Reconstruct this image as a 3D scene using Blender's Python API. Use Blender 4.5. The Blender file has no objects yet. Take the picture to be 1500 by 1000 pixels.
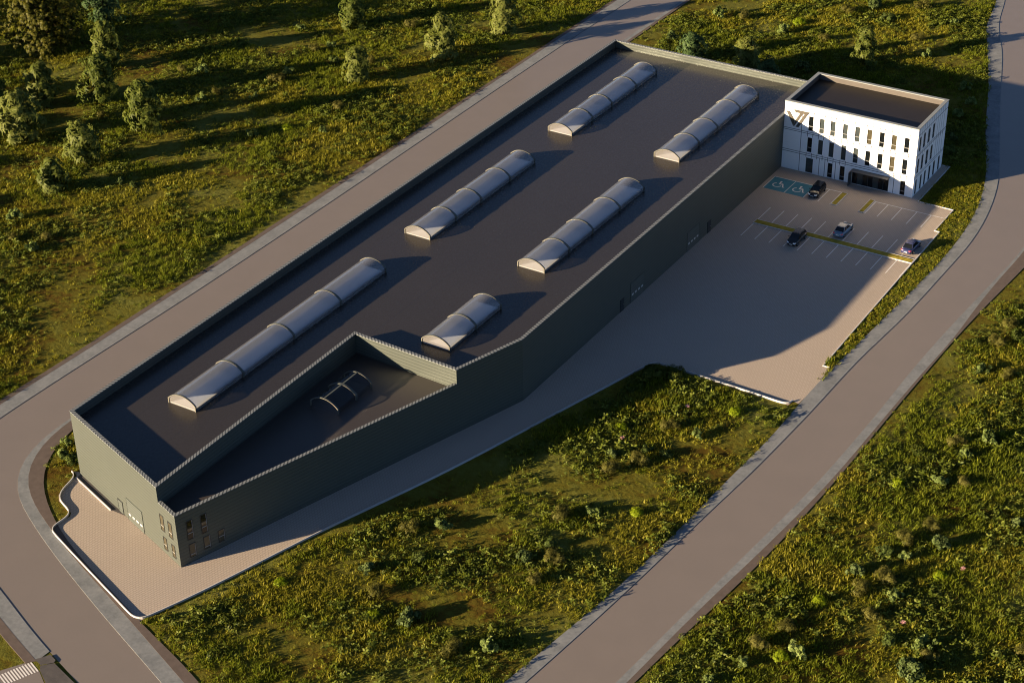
import bpy, bmesh, math, random
import numpy as np
from mathutils import Vector, Matrix

R = random.Random(7)
NR = np.random.RandomState(11)
scene = bpy.context.scene
COL = scene.collection

# ------------------------------------------------------------------ camera
FPX, PITCH, YAW, ROLL = 2663.45, 0.549044, -0.565724, -0.019151
CAM = np.array([103.284, -243.526, 128.033])
_f = np.array([math.sin(YAW) * math.cos(PITCH), math.cos(YAW) * math.cos(PITCH), -math.sin(PITCH)])
_r = np.array([math.cos(YAW), -math.sin(YAW), 0.0])
_u = np.cross(_r, _f)
_c, _s = math.cos(ROLL), math.sin(ROLL)
_r, _u = _c * _r + _s * _u, -_s * _r + _c * _u
cd = bpy.data.cameras.new('camera')
cam = bpy.data.objects.new('camera', cd)
COL.objects.link(cam)
cd.sensor_width = 36.0
cd.lens = FPX / 1500 * 36.0
cd.clip_start = 1.0
cd.clip_end = 6000
m = Matrix.Identity(4)
for i in range(3):
    m[i][0], m[i][1], m[i][2], m[i][3] = _r[i], _u[i], -_f[i], CAM[i]
cam.matrix_world = m
scene.camera = cam

def in_view(x, y, z=0.0, margin=0.09):
    d = np.stack([x - CAM[0], y - CAM[1], np.zeros_like(x) + z - CAM[2]], -1)
    zz = d @ _f
    px = 0.5 + (d @ _r) / zz * FPX / 1500
    py = 0.5 - (d @ _u) / zz * FPX / 1000
    return (px > -margin) & (px < 1 + margin) & (py > -margin) & (py < 1 + margin * 1.6)

# ------------------------------------------------------------------ light
SAZ, SEL = 0.6297, 0.2009
ld = bpy.data.lights.new('sun', 'SUN')
ld.energy = 5.0
ld.angle = math.radians(0.55)
ld.color = (1.0, 0.775, 0.51)
sun = bpy.data.objects.new('sun', ld)
COL.objects.link(sun)
trav = Vector((math.sin(SAZ) * math.cos(SEL), math.cos(SAZ) * math.cos(SEL), -math.sin(SEL)))
sun.rotation_euler = trav.to_track_quat('-Z', 'Y').to_euler()
sun.location = (-80, -200, 60)
w = bpy.data.worlds.new('World')
scene.world = w
w.use_nodes = True
nt = w.node_tree
nt.nodes.clear()
sky = nt.nodes.new('ShaderNodeTexSky')
sky.sky_type = 'NISHITA'
sky.sun_disc = False
sky.sun_elevation = SEL
sky.sun_rotation = SAZ + math.pi
sky.altitude = 2000
sky.air_density = 0.5
sky.dust_density = 0.8
sky.ozone_density = 1.5
bg = nt.nodes.new('ShaderNodeBackground')
bg.inputs[1].default_value = 0.05
wo = nt.nodes.new('ShaderNodeOutputWorld')
nt.links.new(sky.outputs[0], bg.inputs[0])
nt.links.new(bg.outputs[0], wo.inputs[0])
vs = scene.view_settings
vs.view_transform = 'Standard'
vs.look = 'None'
vs.gamma = 1
vs.exposure = 1.85
vs.use_curve_mapping = False
scene.cycles.max_bounces = 6
scene.cycles.diffuse_bounces = 2
scene.cycles.filter_width = 1.1
scene.cycles.transparent_max_bounces = 12
scene.cycles.caustics_reflective = False
scene.cycles.caustics_refractive = True
scene.cycles.blur_glossy = 0.5
scene.cycles.sample_clamp_indirect = 6.0

# ------------------------------------------------------------------ material helpers
class NT:
    def __init__(self, name):
        self.m = bpy.data.materials.new(name)
        self.m.use_nodes = True
        self.t = self.m.node_tree
        self.t.nodes.clear()
        self.out = self.n('ShaderNodeOutputMaterial')
        self.b = self.n('ShaderNodeBsdfPrincipled')
        self.l(self.b.outputs[0], self.out.inputs[0])
    def n(self, t, **kw):
        x = self.t.nodes.new(t)
        for k, v in kw.items():
            setattr(x, k, v)
        return x
    def l(self, a, b):
        self.t.links.new(a, b)
    def inp(self, node, key, v):
        s = node.inputs[key]
        if hasattr(v, 'is_linked') or isinstance(v, bpy.types.NodeSocket):
            self.l(v, s)
        else:
            s.default_value = v
    def math(self, op, a, b=0.0, c=None):
        x = self.n('ShaderNodeMath', operation=op)
        self.inp(x, 0, a)
        self.inp(x, 1, b)
        if c is not None:
            self.inp(x, 2, c)
        return x.outputs[0]
    def mix(self, f, a, b):
        x = self.n('ShaderNodeMix', data_type='RGBA')
        self.inp(x, 0, f)
        self.inp(x, 6, a if isinstance(a, bpy.types.NodeSocket) else (*a, 1))
        self.inp(x, 7, b if isinstance(b, bpy.types.NodeSocket) else (*b, 1))
        return x.outputs[2]
    def obj(self):
        return self.n('ShaderNodeTexCoord').outputs['Object']
    def sep(self, v):
        x = self.n('ShaderNodeSeparateXYZ')
        self.l(v, x.inputs[0])
        return x.outputs
    def noise(self, v, scale, detail=3.0, rough=0.55):
        x = self.n('ShaderNodeTexNoise')
        self.l(v, x.inputs['Vector'])
        x.inputs['Scale'].default_value = scale
        x.inputs['Detail'].default_value = detail
        x.inputs['Roughness'].default_value = rough
        return x.outputs[0]
    def ramp(self, f, *stops):
        x = self.n('ShaderNodeValToRGB')
        self.l(f, x.inputs[0])
        e = x.color_ramp.elements
        while len(e) < len(stops):
            e.new(0.5)
        for el, (p, c) in zip(e, stops):
            el.position = p
            el.color = (*c, 1) if len(c) == 3 else c
        return x.outputs[0]
    def bump(self, h, strength=0.3, dist=0.05):
        x = self.n('ShaderNodeBump')
        x.inputs['Strength'].default_value = strength
        x.inputs['Distance'].default_value = dist
        self.l(h, x.inputs['Height'])
        self.l(x.outputs[0], self.b.inputs['Normal'])
    def set(self, color=None, rough=None, metal=None, spec=None):
        if color is not None:
            self.inp(self.b, 'Base Color', color if isinstance(color, bpy.types.NodeSocket) else (*color, 1))
        if rough is not None:
            self.inp(self.b, 'Roughness', rough)
        if metal is not None:
            self.inp(self.b, 'Metallic', metal)
        if spec is not None:
            self.inp(self.b, 'Specular IOR Level', spec)
        return self.m

def mottled(name, c1, c2, scale=0.6, rough=0.8, fine=9.0, bump=0.0, spec=0.3, metal=0.0):
    t = NT(name)
    o = t.obj()
    n1 = t.noise(o, scale, 4)
    n2 = t.noise(o, fine, 3)
    f = t.math('ADD', t.math('MULTIPLY', n1, 0.7), t.math('MULTIPLY', n2, 0.3))
    f = t.math('MULTIPLY_ADD', t.math('SUBTRACT', f, 0.5), 2.4, 0.5)
    if bump:
        t.bump(n2, bump, 0.02)
    return t.set(t.mix(f, c1, c2), rough, metal, spec)

M = {}
M['asphalt'] = mottled('road asphalt', (0.182, 0.157, 0.138), (0.197, 0.169, 0.148), 0.25, 0.45, 3.0, 0, 0.5)
def concrete_mat():
    t = NT('pavement concrete')
    o = t.obj()
    n1 = t.noise(o, 0.45, 5, 0.65)
    n2 = t.noise(o, 2.2, 4, 0.6)
    f = t.math('ADD', t.math('MULTIPLY', n1, 0.6), t.math('MULTIPLY', n2, 0.4))
    c = t.ramp(f, (0.3, (0.125, 0.135, 0.14)), (0.5, (0.185, 0.195, 0.20)), (0.72, (0.25, 0.258, 0.26)))
    return t.set(c, 0.85, 0, 0.2)
M['concrete'] = concrete_mat()
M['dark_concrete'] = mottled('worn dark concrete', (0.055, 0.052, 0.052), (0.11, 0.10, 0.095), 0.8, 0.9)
M['verge'] = mottled('brown verge paving', (0.085, 0.066, 0.056), (0.125, 0.098, 0.085), 1.2, 0.95, 12)
M['kerb'] = mottled('kerb stone', (0.46, 0.455, 0.445), (0.56, 0.55, 0.535), 1.5, 0.8)
def paver_mat():
    t = NT('concrete block paving')
    o = t.obj()
    br = t.n('ShaderNodeTexBrick')
    t.l(o, br.inputs['Vector'])
    br.inputs['Color1'].default_value = (0.455, 0.384, 0.315, 1)
    br.inputs['Color2'].default_value = (0.43, 0.363, 0.296, 1)
    br.inputs['Mortar'].default_value = (0.31, 0.26, 0.213, 1)
    br.inputs['Scale'].default_value = 1.0
    br.inputs['Mortar Size'].default_value = 0.035
    br.inputs['Brick Width'].default_value = 0.44
    br.inputs['Row Height'].default_value = 0.24
    n = t.noise(o, 0.16, 4)
    c = t.mix(t.math('MULTIPLY', n, 0.25), br.outputs[0], (0.26, 0.22, 0.19))
    patch = t.noise(o, 0.09, 5, 0.6)
    c = t.mix(t.math('MULTIPLY', t.math('SUBTRACT', patch, 0.42), 0.9), c, (0.35, 0.296, 0.24))
    t.bump(t.math('SUBTRACT', 1.0, br.outputs[1]), 0.35, 0.02)
    return t.set(c, 0.85, 0, 0.25)
M['pavers'] = paver_mat()
M['line'] = mottled('bay line paint', (0.62, 0.60, 0.57), (0.75, 0.73, 0.70), 2.0, 0.7)
M['blue'] = mottled('blue bay paint', (0.03, 0.17, 0.24), (0.045, 0.21, 0.29), 0.8, 0.6)
def ground_mat():
    t = NT('rough meadow soil')
    o = t.obj()
    a = t.noise(o, 0.045, 5, 0.6)
    b = t.noise(o, 0.16, 5, 0.65)
    c = t.noise(o, 1.3, 5, 0.7)
    f = t.math('ADD', t.math('ADD', t.math('MULTIPLY', a, 0.35), t.math('MULTIPLY', b, 0.4)), t.math('MULTIPLY', c, 0.25))
    col = t.ramp(f, (0.34, (0.05, 0.02, 0.004)), (0.43, (0.09, 0.058, 0.008)), (0.49, (0.115, 0.105, 0.013)), (0.58, (0.14, 0.145, 0.028)), (0.70, (0.22, 0.205, 0.075)))
    fine = t.noise(o, 9.0, 4, 0.7)
    col = t.mix(t.math('MULTIPLY', t.math('GREATER_THAN', fine, 0.52), 0.55), col, (0.04, 0.034, 0.006))
    t.bump(c, 0.6, 0.25)
    return t.set(col, 1.0, 0, 0.05)
M['ground'] = ground_mat()
M['dry_turf'] = mottled('dry yellow turf', (0.20, 0.16, 0.02), (0.36, 0.29, 0.05), 1.4, 1.0, 14, 0.5, 0.05)
def cladding_mat():
    t = NT('ribbed metal cladding')
    o = t.obj()
    z = t.sep(o)[2]
    fr = t.math('FRACT', t.math('DIVIDE', z, 0.46))
    g = t.math('LESS_THAN', fr, 0.16)
    n = t.noise(o, 0.3, 3)
    c = t.mix(n, (0.076, 0.086, 0.074), (0.086, 0.097, 0.083))
    c = t.mix(t.math('MULTIPLY', g, 0.5), c, (0.024, 0.034, 0.033))
    x = t.math('PINGPONG', fr, 0.5)
    t.bump(x, 0.35, 0.06)
    return t.set(c, 0.52, 0.3, 0.35)
M['cladding'] = cladding_mat()
def coping_mat():
    t = NT('striped metal coping')
    uv = t.n('ShaderNodeUVMap')
    u = t.sep(uv.outputs[0])[0]
    g = t.math('LESS_THAN', t.math('FRACT', t.math('DIVIDE', u, 0.52)), 0.38)
    c = t.mix(g, (0.20, 0.215, 0.215), (0.055, 0.062, 0.065))
    return t.set(c, 0.5, 0, 0.3)
M['coping'] = coping_mat()
def roof_mat(name, c1, c2, rough):
    t = NT(name)
    o = t.obj()
    n = t.noise(o, 0.12, 4)
    n2 = t.noise(o, 1.5, 3)
    x = t.sep(o)[0]
    seam = t.math('LESS_THAN', t.math('FRACT', t.math('DIVIDE', t.math('ADD', x, 25.0), 6.6)), 0.010)
    c = t.mix(n, c1, c2)
    c = t.mix(t.math('MULTIPLY', seam, 0.5), c, (0.02, 0.02, 0.022))
    r = t.math('MULTIPLY_ADD', n2, 0.05, rough)
    return t.set(c, r, 0, 0.5)
M['roof'] = roof_mat('dark roof membrane', (0.031, 0.027, 0.023), (0.038, 0.033, 0.028), 0.25)
M['low_roof'] = roof_mat('dark lower roof membrane', (0.040, 0.034, 0.030), (0.052, 0.043, 0.036), 0.42)
def glaz_mat():
    t = NT('frosted polycarbonate')
    rf = t.n('ShaderNodeBsdfRefraction')
    rf.inputs['Color'].default_value = (0.90, 0.93, 0.96, 1)
    rf.inputs['Roughness'].default_value = 0.22
    rf.inputs['IOR'].default_value = 1.04
    tr = t.n('ShaderNodeBsdfTransparent')
    tr.inputs[0].default_value = (0.93, 0.95, 0.97, 1)
    tl = t.n('ShaderNodeBsdfTranslucent')
    tl.inputs[0].default_value = (0.88, 0.9, 0.92, 1)
    df = t.n('ShaderNodeBsdfDiffuse')
    df.inputs[0].default_value = (0.80, 0.82, 0.85, 1)
    dm = t.n('ShaderNodeMixShader')
    dm.inputs[0].default_value = 0.62
    t.l(tl.outputs[0], dm.inputs[1])
    t.l(df.outputs[0], dm.inputs[2])
    gl = t.n('ShaderNodeBsdfGlossy')
    gl.inputs['Roughness'].default_value = 0.10
    gl.inputs[0].default_value = (0.95, 0.95, 0.95, 1)
    a = t.n('ShaderNodeMixShader')
    a.inputs[0].default_value = 0.62
    t.l(rf.outputs[0], a.inputs[1])
    t.l(tr.outputs[0], a.inputs[2])
    c = t.n('ShaderNodeMixShader')
    c.inputs[0].default_value = 0.20
    t.l(a.outputs[0], c.inputs[1])
    t.l(dm.outputs[0], c.inputs[2])
    fr = t.n('ShaderNodeFresnel')
    fr.inputs[0].default_value = 1.6
    b = t.n('ShaderNodeMixShader')
    t.l(t.math('ADD', fr.outputs[0], 0.02), b.inputs[0])
    t.l(c.outputs[0], b.inputs[1])
    t.l(gl.outputs[0], b.inputs[2])
    t.l(b.outputs[0], t.out.inputs[0])
    return t.m
M['polycarb'] = glaz_mat()
def dark_glaz():
    t = NT('dark clear glazing')
    tr = t.n('ShaderNodeBsdfTransparent')
    tr.inputs[0].default_value = (0.80, 0.83, 0.85, 1)
    gl = t.n('ShaderNodeBsdfGlossy')
    gl.inputs['Roughness'].default_value = 0.08
    fr = t.n('ShaderNodeFresnel')
    fr.inputs[0].default_value = 1.4
    b = t.n('ShaderNodeMixShader')
    t.l(t.math('MULTIPLY', fr.outputs[0], 0.6), b.inputs[0])
    t.l(tr.outputs[0], b.inputs[1])
    t.l(gl.outputs[0], b.inputs[2])
    t.l(b.outputs[0], t.out.inputs[0])
    return t.m
M['dark_glaz'] = dark_glaz()
def endpanel_mat():
    t = NT('milky end panel')
    tr = t.n('ShaderNodeBsdfTransparent')
    df = t.n('ShaderNodeBsdfDiffuse')
    df.inputs[0].default_value = (0.24, 0.23, 0.22, 1)
    a = t.n('ShaderNodeMixShader')
    a.inputs[0].default_value = 0.5
    t.l(tr.outputs[0], a.inputs[1])
    t.l(df.outputs[0], a.inputs[2])
    t.l(a.outputs[0], t.out.inputs[0])
    return t.m
M['endpanel'] = endpanel_mat()
M['skyfloor'] = mottled('pale skylight soffit', (0.72, 0.75, 0.78), (0.80, 0.82, 0.84), 0.6, 0.6)
M['hoop'] = mottled('dark metal hoop', (0.07, 0.08, 0.072), (0.085, 0.095, 0.085), 2.0, 0.45)
M['hoopface'] = mottled('pale hoop edge', (0.13, 0.125, 0.10), (0.16, 0.15, 0.12), 2.0, 0.5)
M['white_panel'] = mottled('white facade panel', (0.84, 0.84, 0.84), (0.89, 0.89, 0.88), 0.5, 0.55, 6.0, 0, 0.4)
M['joint'] = mottled('dark panel joint', (0.035, 0.035, 0.04), (0.05, 0.05, 0.055), 1.0, 0.8)  # dark colour of the facade panel seams
M['grey_cap'] = mottled('grey metal cap', (0.20, 0.22, 0.22), (0.25, 0.265, 0.265), 1.0, 0.5)
M['office_roof'] = mottled('office roof membrane', (0.021, 0.017, 0.014), (0.026, 0.021, 0.017), 0.2, 0.45, 1.5, 0, 0.2)
M['parapet_tan'] = mottled('tan parapet lining', (0.085, 0.075, 0.066), (0.105, 0.092, 0.08), 0.6, 0.6)
M['frame'] = mottled('dark window frame', (0.02, 0.022, 0.024), (0.03, 0.032, 0.034), 2.0, 0.4)
M['transom'] = mottled('pale transom bar', (0.20, 0.20, 0.19), (0.25, 0.25, 0.24), 2.0, 0.5)
def pane_mat(name, c, rough=0.06):
    t = NT(name)
    o = t.obj()
    n = t.noise(o, 0.8, 3)
    col = t.mix(n, tuple(v * 0.6 for v in c), tuple(v * 1.3 for v in c))
    return t.set(col, rough, 0, 0.5)
M['glass'] = pane_mat('dark window glass', (0.006, 0.008, 0.009))
M['glass_green'] = pane_mat('grey green window glass', (0.045, 0.055, 0.055))
M['glass_tan'] = pane_mat('window glass with tan blind and painted reflection', (0.06, 0.053, 0.033), 0.1)  # tan stands for blinds, and for sunlit ground reflected in hall panes
M['glass_milk'] = pane_mat('milky door light', (0.55, 0.55, 0.55), 0.3)
M['emblem'] = mottled('bronze emblem', (0.075, 0.066, 0.052), (0.095, 0.082, 0.064), 2.0, 0.5)
M['canopy'] = mottled('dark canopy metal', (0.05, 0.055, 0.06), (0.075, 0.078, 0.082), 1.0, 0.4)
M['door_dark'] = mottled('dark steel door', (0.018, 0.022, 0.026), (0.026, 0.03, 0.034), 1.0, 0.5)
def shutter_mat():
    t = NT('sectional shutter')
    o = t.obj()
    z = t.sep(o)[2]
    g = t.math('LESS_THAN', t.math('FRACT', t.math('DIVIDE', z, 0.40)), 0.16)
    c = t.mix(g, (0.072, 0.084, 0.075), (0.035, 0.04, 0.037))
    return t.set(c, 0.5, 0, 0.4)
M['shutter'] = shutter_mat()

def leaf_mat(name, c1, c2, c3, trans=0.35):
    t = NT(name)
    oi = t.n('ShaderNodeObjectInfo')
    o = t.n('ShaderNodeTexCoord').outputs['Object']
    geo = t.n('ShaderNodeNewGeometry')
    f = t.math('ADD', t.math('MULTIPLY', oi.outputs['Random'], 0.45), t.math('MULTIPLY', geo.outputs['Random Per Island'], 0.55))
    col = t.ramp(f, (0.1, c1), (0.5, c2), (0.92, c3))
    df = t.n('ShaderNodeBsdfDiffuse')
    tl = t.n('ShaderNodeBsdfTranslucent')
    t.l(col, df.inputs[0])
    t.l(col, tl.inputs[0])
    a = t.n('ShaderNodeMixShader')
    a.inputs[0].default_value = trans
    t.l(df.outputs[0], a.inputs[1])
    t.l(tl.outputs[0], a.inputs[2])
    g = t.n('ShaderNodeBsdfGlossy')
    g.inputs['Roughness'].default_value = 0.5
    g.inputs[0].default_value = (0.5, 0.5, 0.45, 1)
    b = t.n('ShaderNodeMixShader')
    b.inputs[0].default_value = 0.012
    t.l(a.outputs[0], b.inputs[1])
    t.l(g.outputs[0], b.inputs[2])
    t.l(b.outputs[0], t.out.inputs[0])
    return t.m
M['grass_a'] = leaf_mat('meadow grass blades', (0.056, 0.074, 0.006), (0.112, 0.14, 0.009), (0.205, 0.225, 0.018))
M['grass_b'] = leaf_mat('straw grass blades', (0.125, 0.125, 0.009), (0.19, 0.185, 0.013), (0.28, 0.255, 0.028))
M['weed'] = leaf_mat('broad weed leaves', (0.05, 0.07, 0.008), (0.10, 0.128, 0.016), (0.185, 0.205, 0.036))
M['weed_dark'] = leaf_mat('dark weed leaves', (0.03, 0.048, 0.007), (0.058, 0.078, 0.012), (0.11, 0.125, 0.022))
M['mint'] = leaf_mat('pale mint leaves', (0.085, 0.12, 0.030), (0.14, 0.185, 0.048), (0.21, 0.26, 0.075), 0.2)
M['olive'] = leaf_mat('olive gold foliage', (0.07, 0.07, 0.014), (0.11, 0.105, 0.022), (0.16, 0.15, 0.036), 0.3)
M['round'] = leaf_mat('grey green foliage', (0.045, 0.068, 0.016), (0.07, 0.098, 0.022), (0.105, 0.135, 0.032), 0.2)
M['lime'] = leaf_mat('lime leaves', (0.16, 0.22, 0.010), (0.23, 0.30, 0.012), (0.30, 0.36, 0.018), 0.4)
M['bluish'] = leaf_mat('blue green leaves', (0.05, 0.075, 0.022), (0.075, 0.105, 0.03), (0.13, 0.165, 0.055), 0.2)
M['tree_leaf'] = leaf_mat('sapling leaves', (0.045, 0.065, 0.010), (0.09, 0.11, 0.02), (0.15, 0.165, 0.04), 0.3)
M['tree_gold'] = leaf_mat('large tree leaves', (0.025, 0.032, 0.005), (0.05, 0.053, 0.007), (0.10, 0.092, 0.011), 0.3)
M['tree_teal'] = leaf_mat('blue tinted leaves', (0.03, 0.058, 0.02), (0.05, 0.085, 0.03), (0.09, 0.13, 0.045), 0.2)
M['bark'] = mottled('tree bark', (0.035, 0.024, 0.015), (0.06, 0.042, 0.028), 3.0, 1.0)
M['pink'] = mottled('pink petals', (0.55, 0.28, 0.24), (0.65, 0.36, 0.30), 5, 0.8)
M['paint_black'] = mottled('black car paint', (0.006, 0.006, 0.007), (0.009, 0.009, 0.010), 1.0, 0.16, spec=0.6)
M['paint_steel'] = mottled('steel blue car paint', (0.10, 0.16, 0.22), (0.12, 0.185, 0.25), 1.0, 0.22, spec=0.6)
M['paint_navy'] = mottled('deep blue car paint', (0.022, 0.027, 0.085), (0.03, 0.038, 0.11), 1.0, 0.2, spec=0.6)
M['car_glass'] = pane_mat('car glass', (0.008, 0.010, 0.012), 0.05)
M['tyre'] = mottled('tyre rubber', (0.012, 0.012, 0.012), (0.02, 0.02, 0.02), 4, 0.9)
M['rim'] = mottled('alloy rim', (0.4, 0.4, 0.41), (0.5, 0.5, 0.5), 4, 0.35, metal=0.6)
M['lamp'] = mottled('headlamp lens', (0.85, 0.86, 0.88), (0.9, 0.9, 0.9), 4, 0.15, spec=0.7)
M['tail'] = mottled('red tail lamp', (0.6, 0.02, 0.03), (0.75, 0.05, 0.06), 4, 0.2, spec=0.7)
M['plate'] = mottled('number plate', (0.7, 0.7, 0.68), (0.75, 0.75, 0.73), 4, 0.5)
M['trim'] = mottled('black trim', (0.01, 0.01, 0.011), (0.016, 0.016, 0.017), 4, 0.6)

# ------------------------------------------------------------------ mesh helpers
class MB:
    """Collects faces with material slots, then links them as one mesh object."""
    def __init__(self, *mats):
        self.v, self.f, self.mi, self.uv = [], [], [], {}
        self.mats = mats
    def face(self, pts, mi=0, uv=None):
        b = len(self.v)
        self.v += [tuple(map(float, p)) for p in pts]
        self.f.append(tuple(range(b, b + len(pts))))
        self.mi.append(mi)
        if uv:
            self.uv[len(self.f) - 1] = uv
    def mesh(self, verts, faces, mi=0):
        b = len(self.v)
        self.v += [tuple(map(float, p)) for p in verts]
        for f in faces:
            self.f.append(tuple(b + i for i in f))
            self.mi.append(mi)
    def box(self, x0, x1, y0, y1, z0, z1, mi=0, fr=None):
        P = [(x, y, z) for z in (z0, z1) for y in (y0, y1) for x in (x0, x1)]
        if fr:
            P = [fr(*p) for p in P]
        self.mesh(P, [(0, 2, 3, 1), (4, 5, 7, 6), (0, 1, 5, 4), (2, 6, 7, 3), (0, 4, 6, 2), (1, 3, 7, 5)], mi)
    def prism(self, poly, z0, z1, mi=0, fr=None, cap=True):
        n = len(poly)
        P = [(x, y, z0) for x, y in poly] + [(x, y, z1) for x, y in poly]
        if fr:
            P = [fr(*p) for p in P]
        F = [(i, (i + 1) % n, n + (i + 1) % n, n + i) for i in range(n)]
        if cap:
            F += [tuple(range(n))[::-1], tuple(range(n, 2 * n))]
        self.mesh(P, F, mi)
    def build(self, name, parent=None, smooth=False):
        me = bpy.data.meshes.new(name)
        me.from_pydata(self.v, [], self.f)
        for m_ in self.mats:
            me.materials.append(m_)
        me.polygons.foreach_set('material_index', self.mi)
        if self.uv:
            L = me.uv_layers.new(name='UVMap')
            for fi, uv in self.uv.items():
                for li, q in zip(me.polygons[fi].loop_indices, uv):
                    L.data[li].uv = q
        bm = bmesh.new()
        bm.from_mesh(me)
        if not self.uv:
            bmesh.ops.remove_doubles(bm, verts=bm.verts, dist=0.0005)
        bmesh.ops.recalc_face_normals(bm, faces=bm.faces)
        bm.to_mesh(me)
        bm.free()
        if smooth:
            me.polygons.foreach_set('use_smooth', [True] * len(me.polygons))
        o = bpy.data.objects.new(name, me)
        COL.objects.link(o)
        if parent:
            o.parent = parent
        return o

def empty(name, loc, rz=0.0):
    o = bpy.data.objects.new(name, None)
    COL.objects.link(o)
    o.location = loc
    o.rotation_euler = (0, 0, rz)
    o.empty_display_size = 0.5
    return o
def tag(o, label, cat, group=None, kind=None):
    if label:
        o['label'] = label
    if cat:
        o['category'] = cat
    if group:
        o['group'] = group
    if kind:
        o['kind'] = kind
    return o
def struct(o, label=None, kind='structure'):
    o['kind'] = kind
    if label:
        o['label'] = label
    return o
def copy_tree(o, parent=None):
    c = o.copy()
    COL.objects.link(c)
    if parent:
        c.parent = parent
    for ch in list(o.children):
        copy_tree(ch, c)
    return c

def smooth_line(pts, step=1.5):
    """Catmull-Rom through the points, resampled, lightly relaxed."""
    P = [np.array(p, float) for p in pts]
    P = [2 * P[0] - P[1]] + P + [2 * P[-1] - P[-2]]
    out = []
    for i in range(1, len(P) - 2):
        n = max(1, int(np.linalg.norm(P[i + 1] - P[i]) / step))
        for k in range(n):
            t = k / n
            out.append(0.5 * ((2 * P[i]) + (P[i + 1] - P[i - 1]) * t + (2 * P[i - 1] - 5 * P[i] + 4 * P[i + 1] - P[i + 2]) * t * t + (3 * P[i] - P[i - 1] - 3 * P[i + 1] + P[i + 2]) * t ** 3))
    out.append(P[-2])
    A = np.array(out)
    for _ in range(6):
        A[1:-1] = 0.25 * A[:-2] + 0.5 * A[1:-1] + 0.25 * A[2:]
    return A
def resample(A, n):
    s = np.r_[0, np.cumsum(np.linalg.norm(np.diff(A, axis=0), axis=1))]
    t = np.linspace(0, s[-1], n)
    return np.stack([np.interp(t, s, A[:, 0]), np.interp(t, s, A[:, 1])], 1)
def ribbon(name, L, Rr, z, mat, thick=0.0, n=120):
    """Sheet between two polylines, with a skirt down to the ground when it has thickness."""
    a, b = resample(L, n), resample(Rr, n)
    mb = MB(mat)
    for i in range(n - 1):
        p, q, r_, s_ = a[i], a[i + 1], b[i + 1], b[i]
        mb.face([(*p, z), (*q, z), (*r_, z), (*s_, z)])
        if thick:
            mb.face([(*p, z), (*p, z - thick), (*q, z - thick), (*q, z)])
            mb.face([(*s_, z), (*r_, z), (*r_, z - thick), (*s_, z - thick)])
    return struct(mb.build(name))
def sheet(name, poly, z, mat):
    bm = bmesh.new()
    vs_ = [bm.verts.new((x, y, z)) for x, y in poly]
    f = bm.faces.new(vs_)
    f.normal_update()
    if f.normal.z < 0 or f.calc_area() and sum(poly[i][0] * poly[(i + 1) % len(poly)][1] - poly[(i + 1) % len(poly)][0] * poly[i][1] for i in range(len(poly))) < 0:
        f.normal_flip()
    bmesh.ops.triangulate(bm, faces=bm.faces)
    me = bpy.data.meshes.new(name)
    bm.to_mesh(me)
    bm.free()
    me.materials.append(mat)
    o = bpy.data.objects.new(name, me)
    COL.objects.link(o)
    return struct(o)
def offset_line(P, d, closed=False):
    """Shift a polyline sideways (left of travel is positive)."""
    P = np.array(P, float)
    n = len(P)
    out = []
    for i in range(n):
        a = P[i - 1] if (i > 0 or closed) else None
        b = P[(i + 1) % n] if (i < n - 1 or closed) else None
        nn = []
        for p, q in ((a, P[i]), (P[i], b)):
            if p is not None and q is not None:
                t = (q - p) / (np.linalg.norm(q - p) + 1e-9)
                nn.append(np.array([-t[1], t[0]]))
        if len(nn) == 2:
            s_ = nn[0] + nn[1]
            k = s_ @ nn[0]
            v = s_ / max(k, 0.35)
        else:
            v = nn[0]
        out.append(P[i] + v * d)
    return np.array(out)

# ------------------------------------------------------------------ ground, roads
mb = MB(M['ground'])
mb.face([(-2500, -2500, 0), (2500, -2500, 0), (2500, 2500, 0), (-2500, 2500, 0)])
struct(mb.build('ground'), 'rough meadow ground with bare brown and olive patches')

e_al = smooth_line([(-4.5, 123), (1.5, 104), (6.67, 87.86), (9.16, 77.1), (11.51, 70.27), (14.58, 63.03), (18.99, 49.61), (24.4, 33.14), (29.54, 18.2), (31.73, 11.09), (33.24, 3.93), (34.18, -2.73), (34.68, -10.35), (34.52, -19.41), (34.2, -32.42), (33.7, -40.03), (33.1, -47.54), (32.85, -55.91), (32.75, -61.64), (32.5, -66.73), (32.0, -77.06), (31.1, -87.7), (30.23, -99.52), (29.34, -109.92), (28.4, -118.65), (27.7, -125), (25.5, -140), (22, -158), (17, -178)])
e_ol = smooth_line([(-6.5, 122), (-0.6, 103), (5.2, 87.39), (7.86, 74.01), (11.2, 64.73), (17.1, 48.56), (23.6, 28.49), (28.9, 13.75), (31.5, 3.0), (32.6, -6), (32.85, -14), (32.57, -24.2), (31.95, -34.83), (31.5, -43.04), (31.0, -50), (30.75, -56), (30.7, -60.59), (30.75, -70.49), (30.3, -77.64), (29.9, -85.48), (29.6, -92.44), (29.0, -100.54), (28.3, -108.11), (27.2, -115.8), (26.0, -124.65), (23.5, -140), (20, -158), (15, -178)])
e_ar = smooth_line([(3.5, 127), (9.5, 107), (16, 88), (23.5, 66), (31, 43), (37, 22), (40.3, 8), (41.8, -6.8), (41.4, -17.07), (40.85, -27.08), (40.4, -35.4), (40.1, -43.9), (40.0, -51.25), (40.05, -57), (39.6, -74.97), (38.5, -89.23), (37.45, -100.67), (36.63, -110.01), (35.9, -118.75), (34, -135), (30.5, -157), (25.5, -180)])
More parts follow.
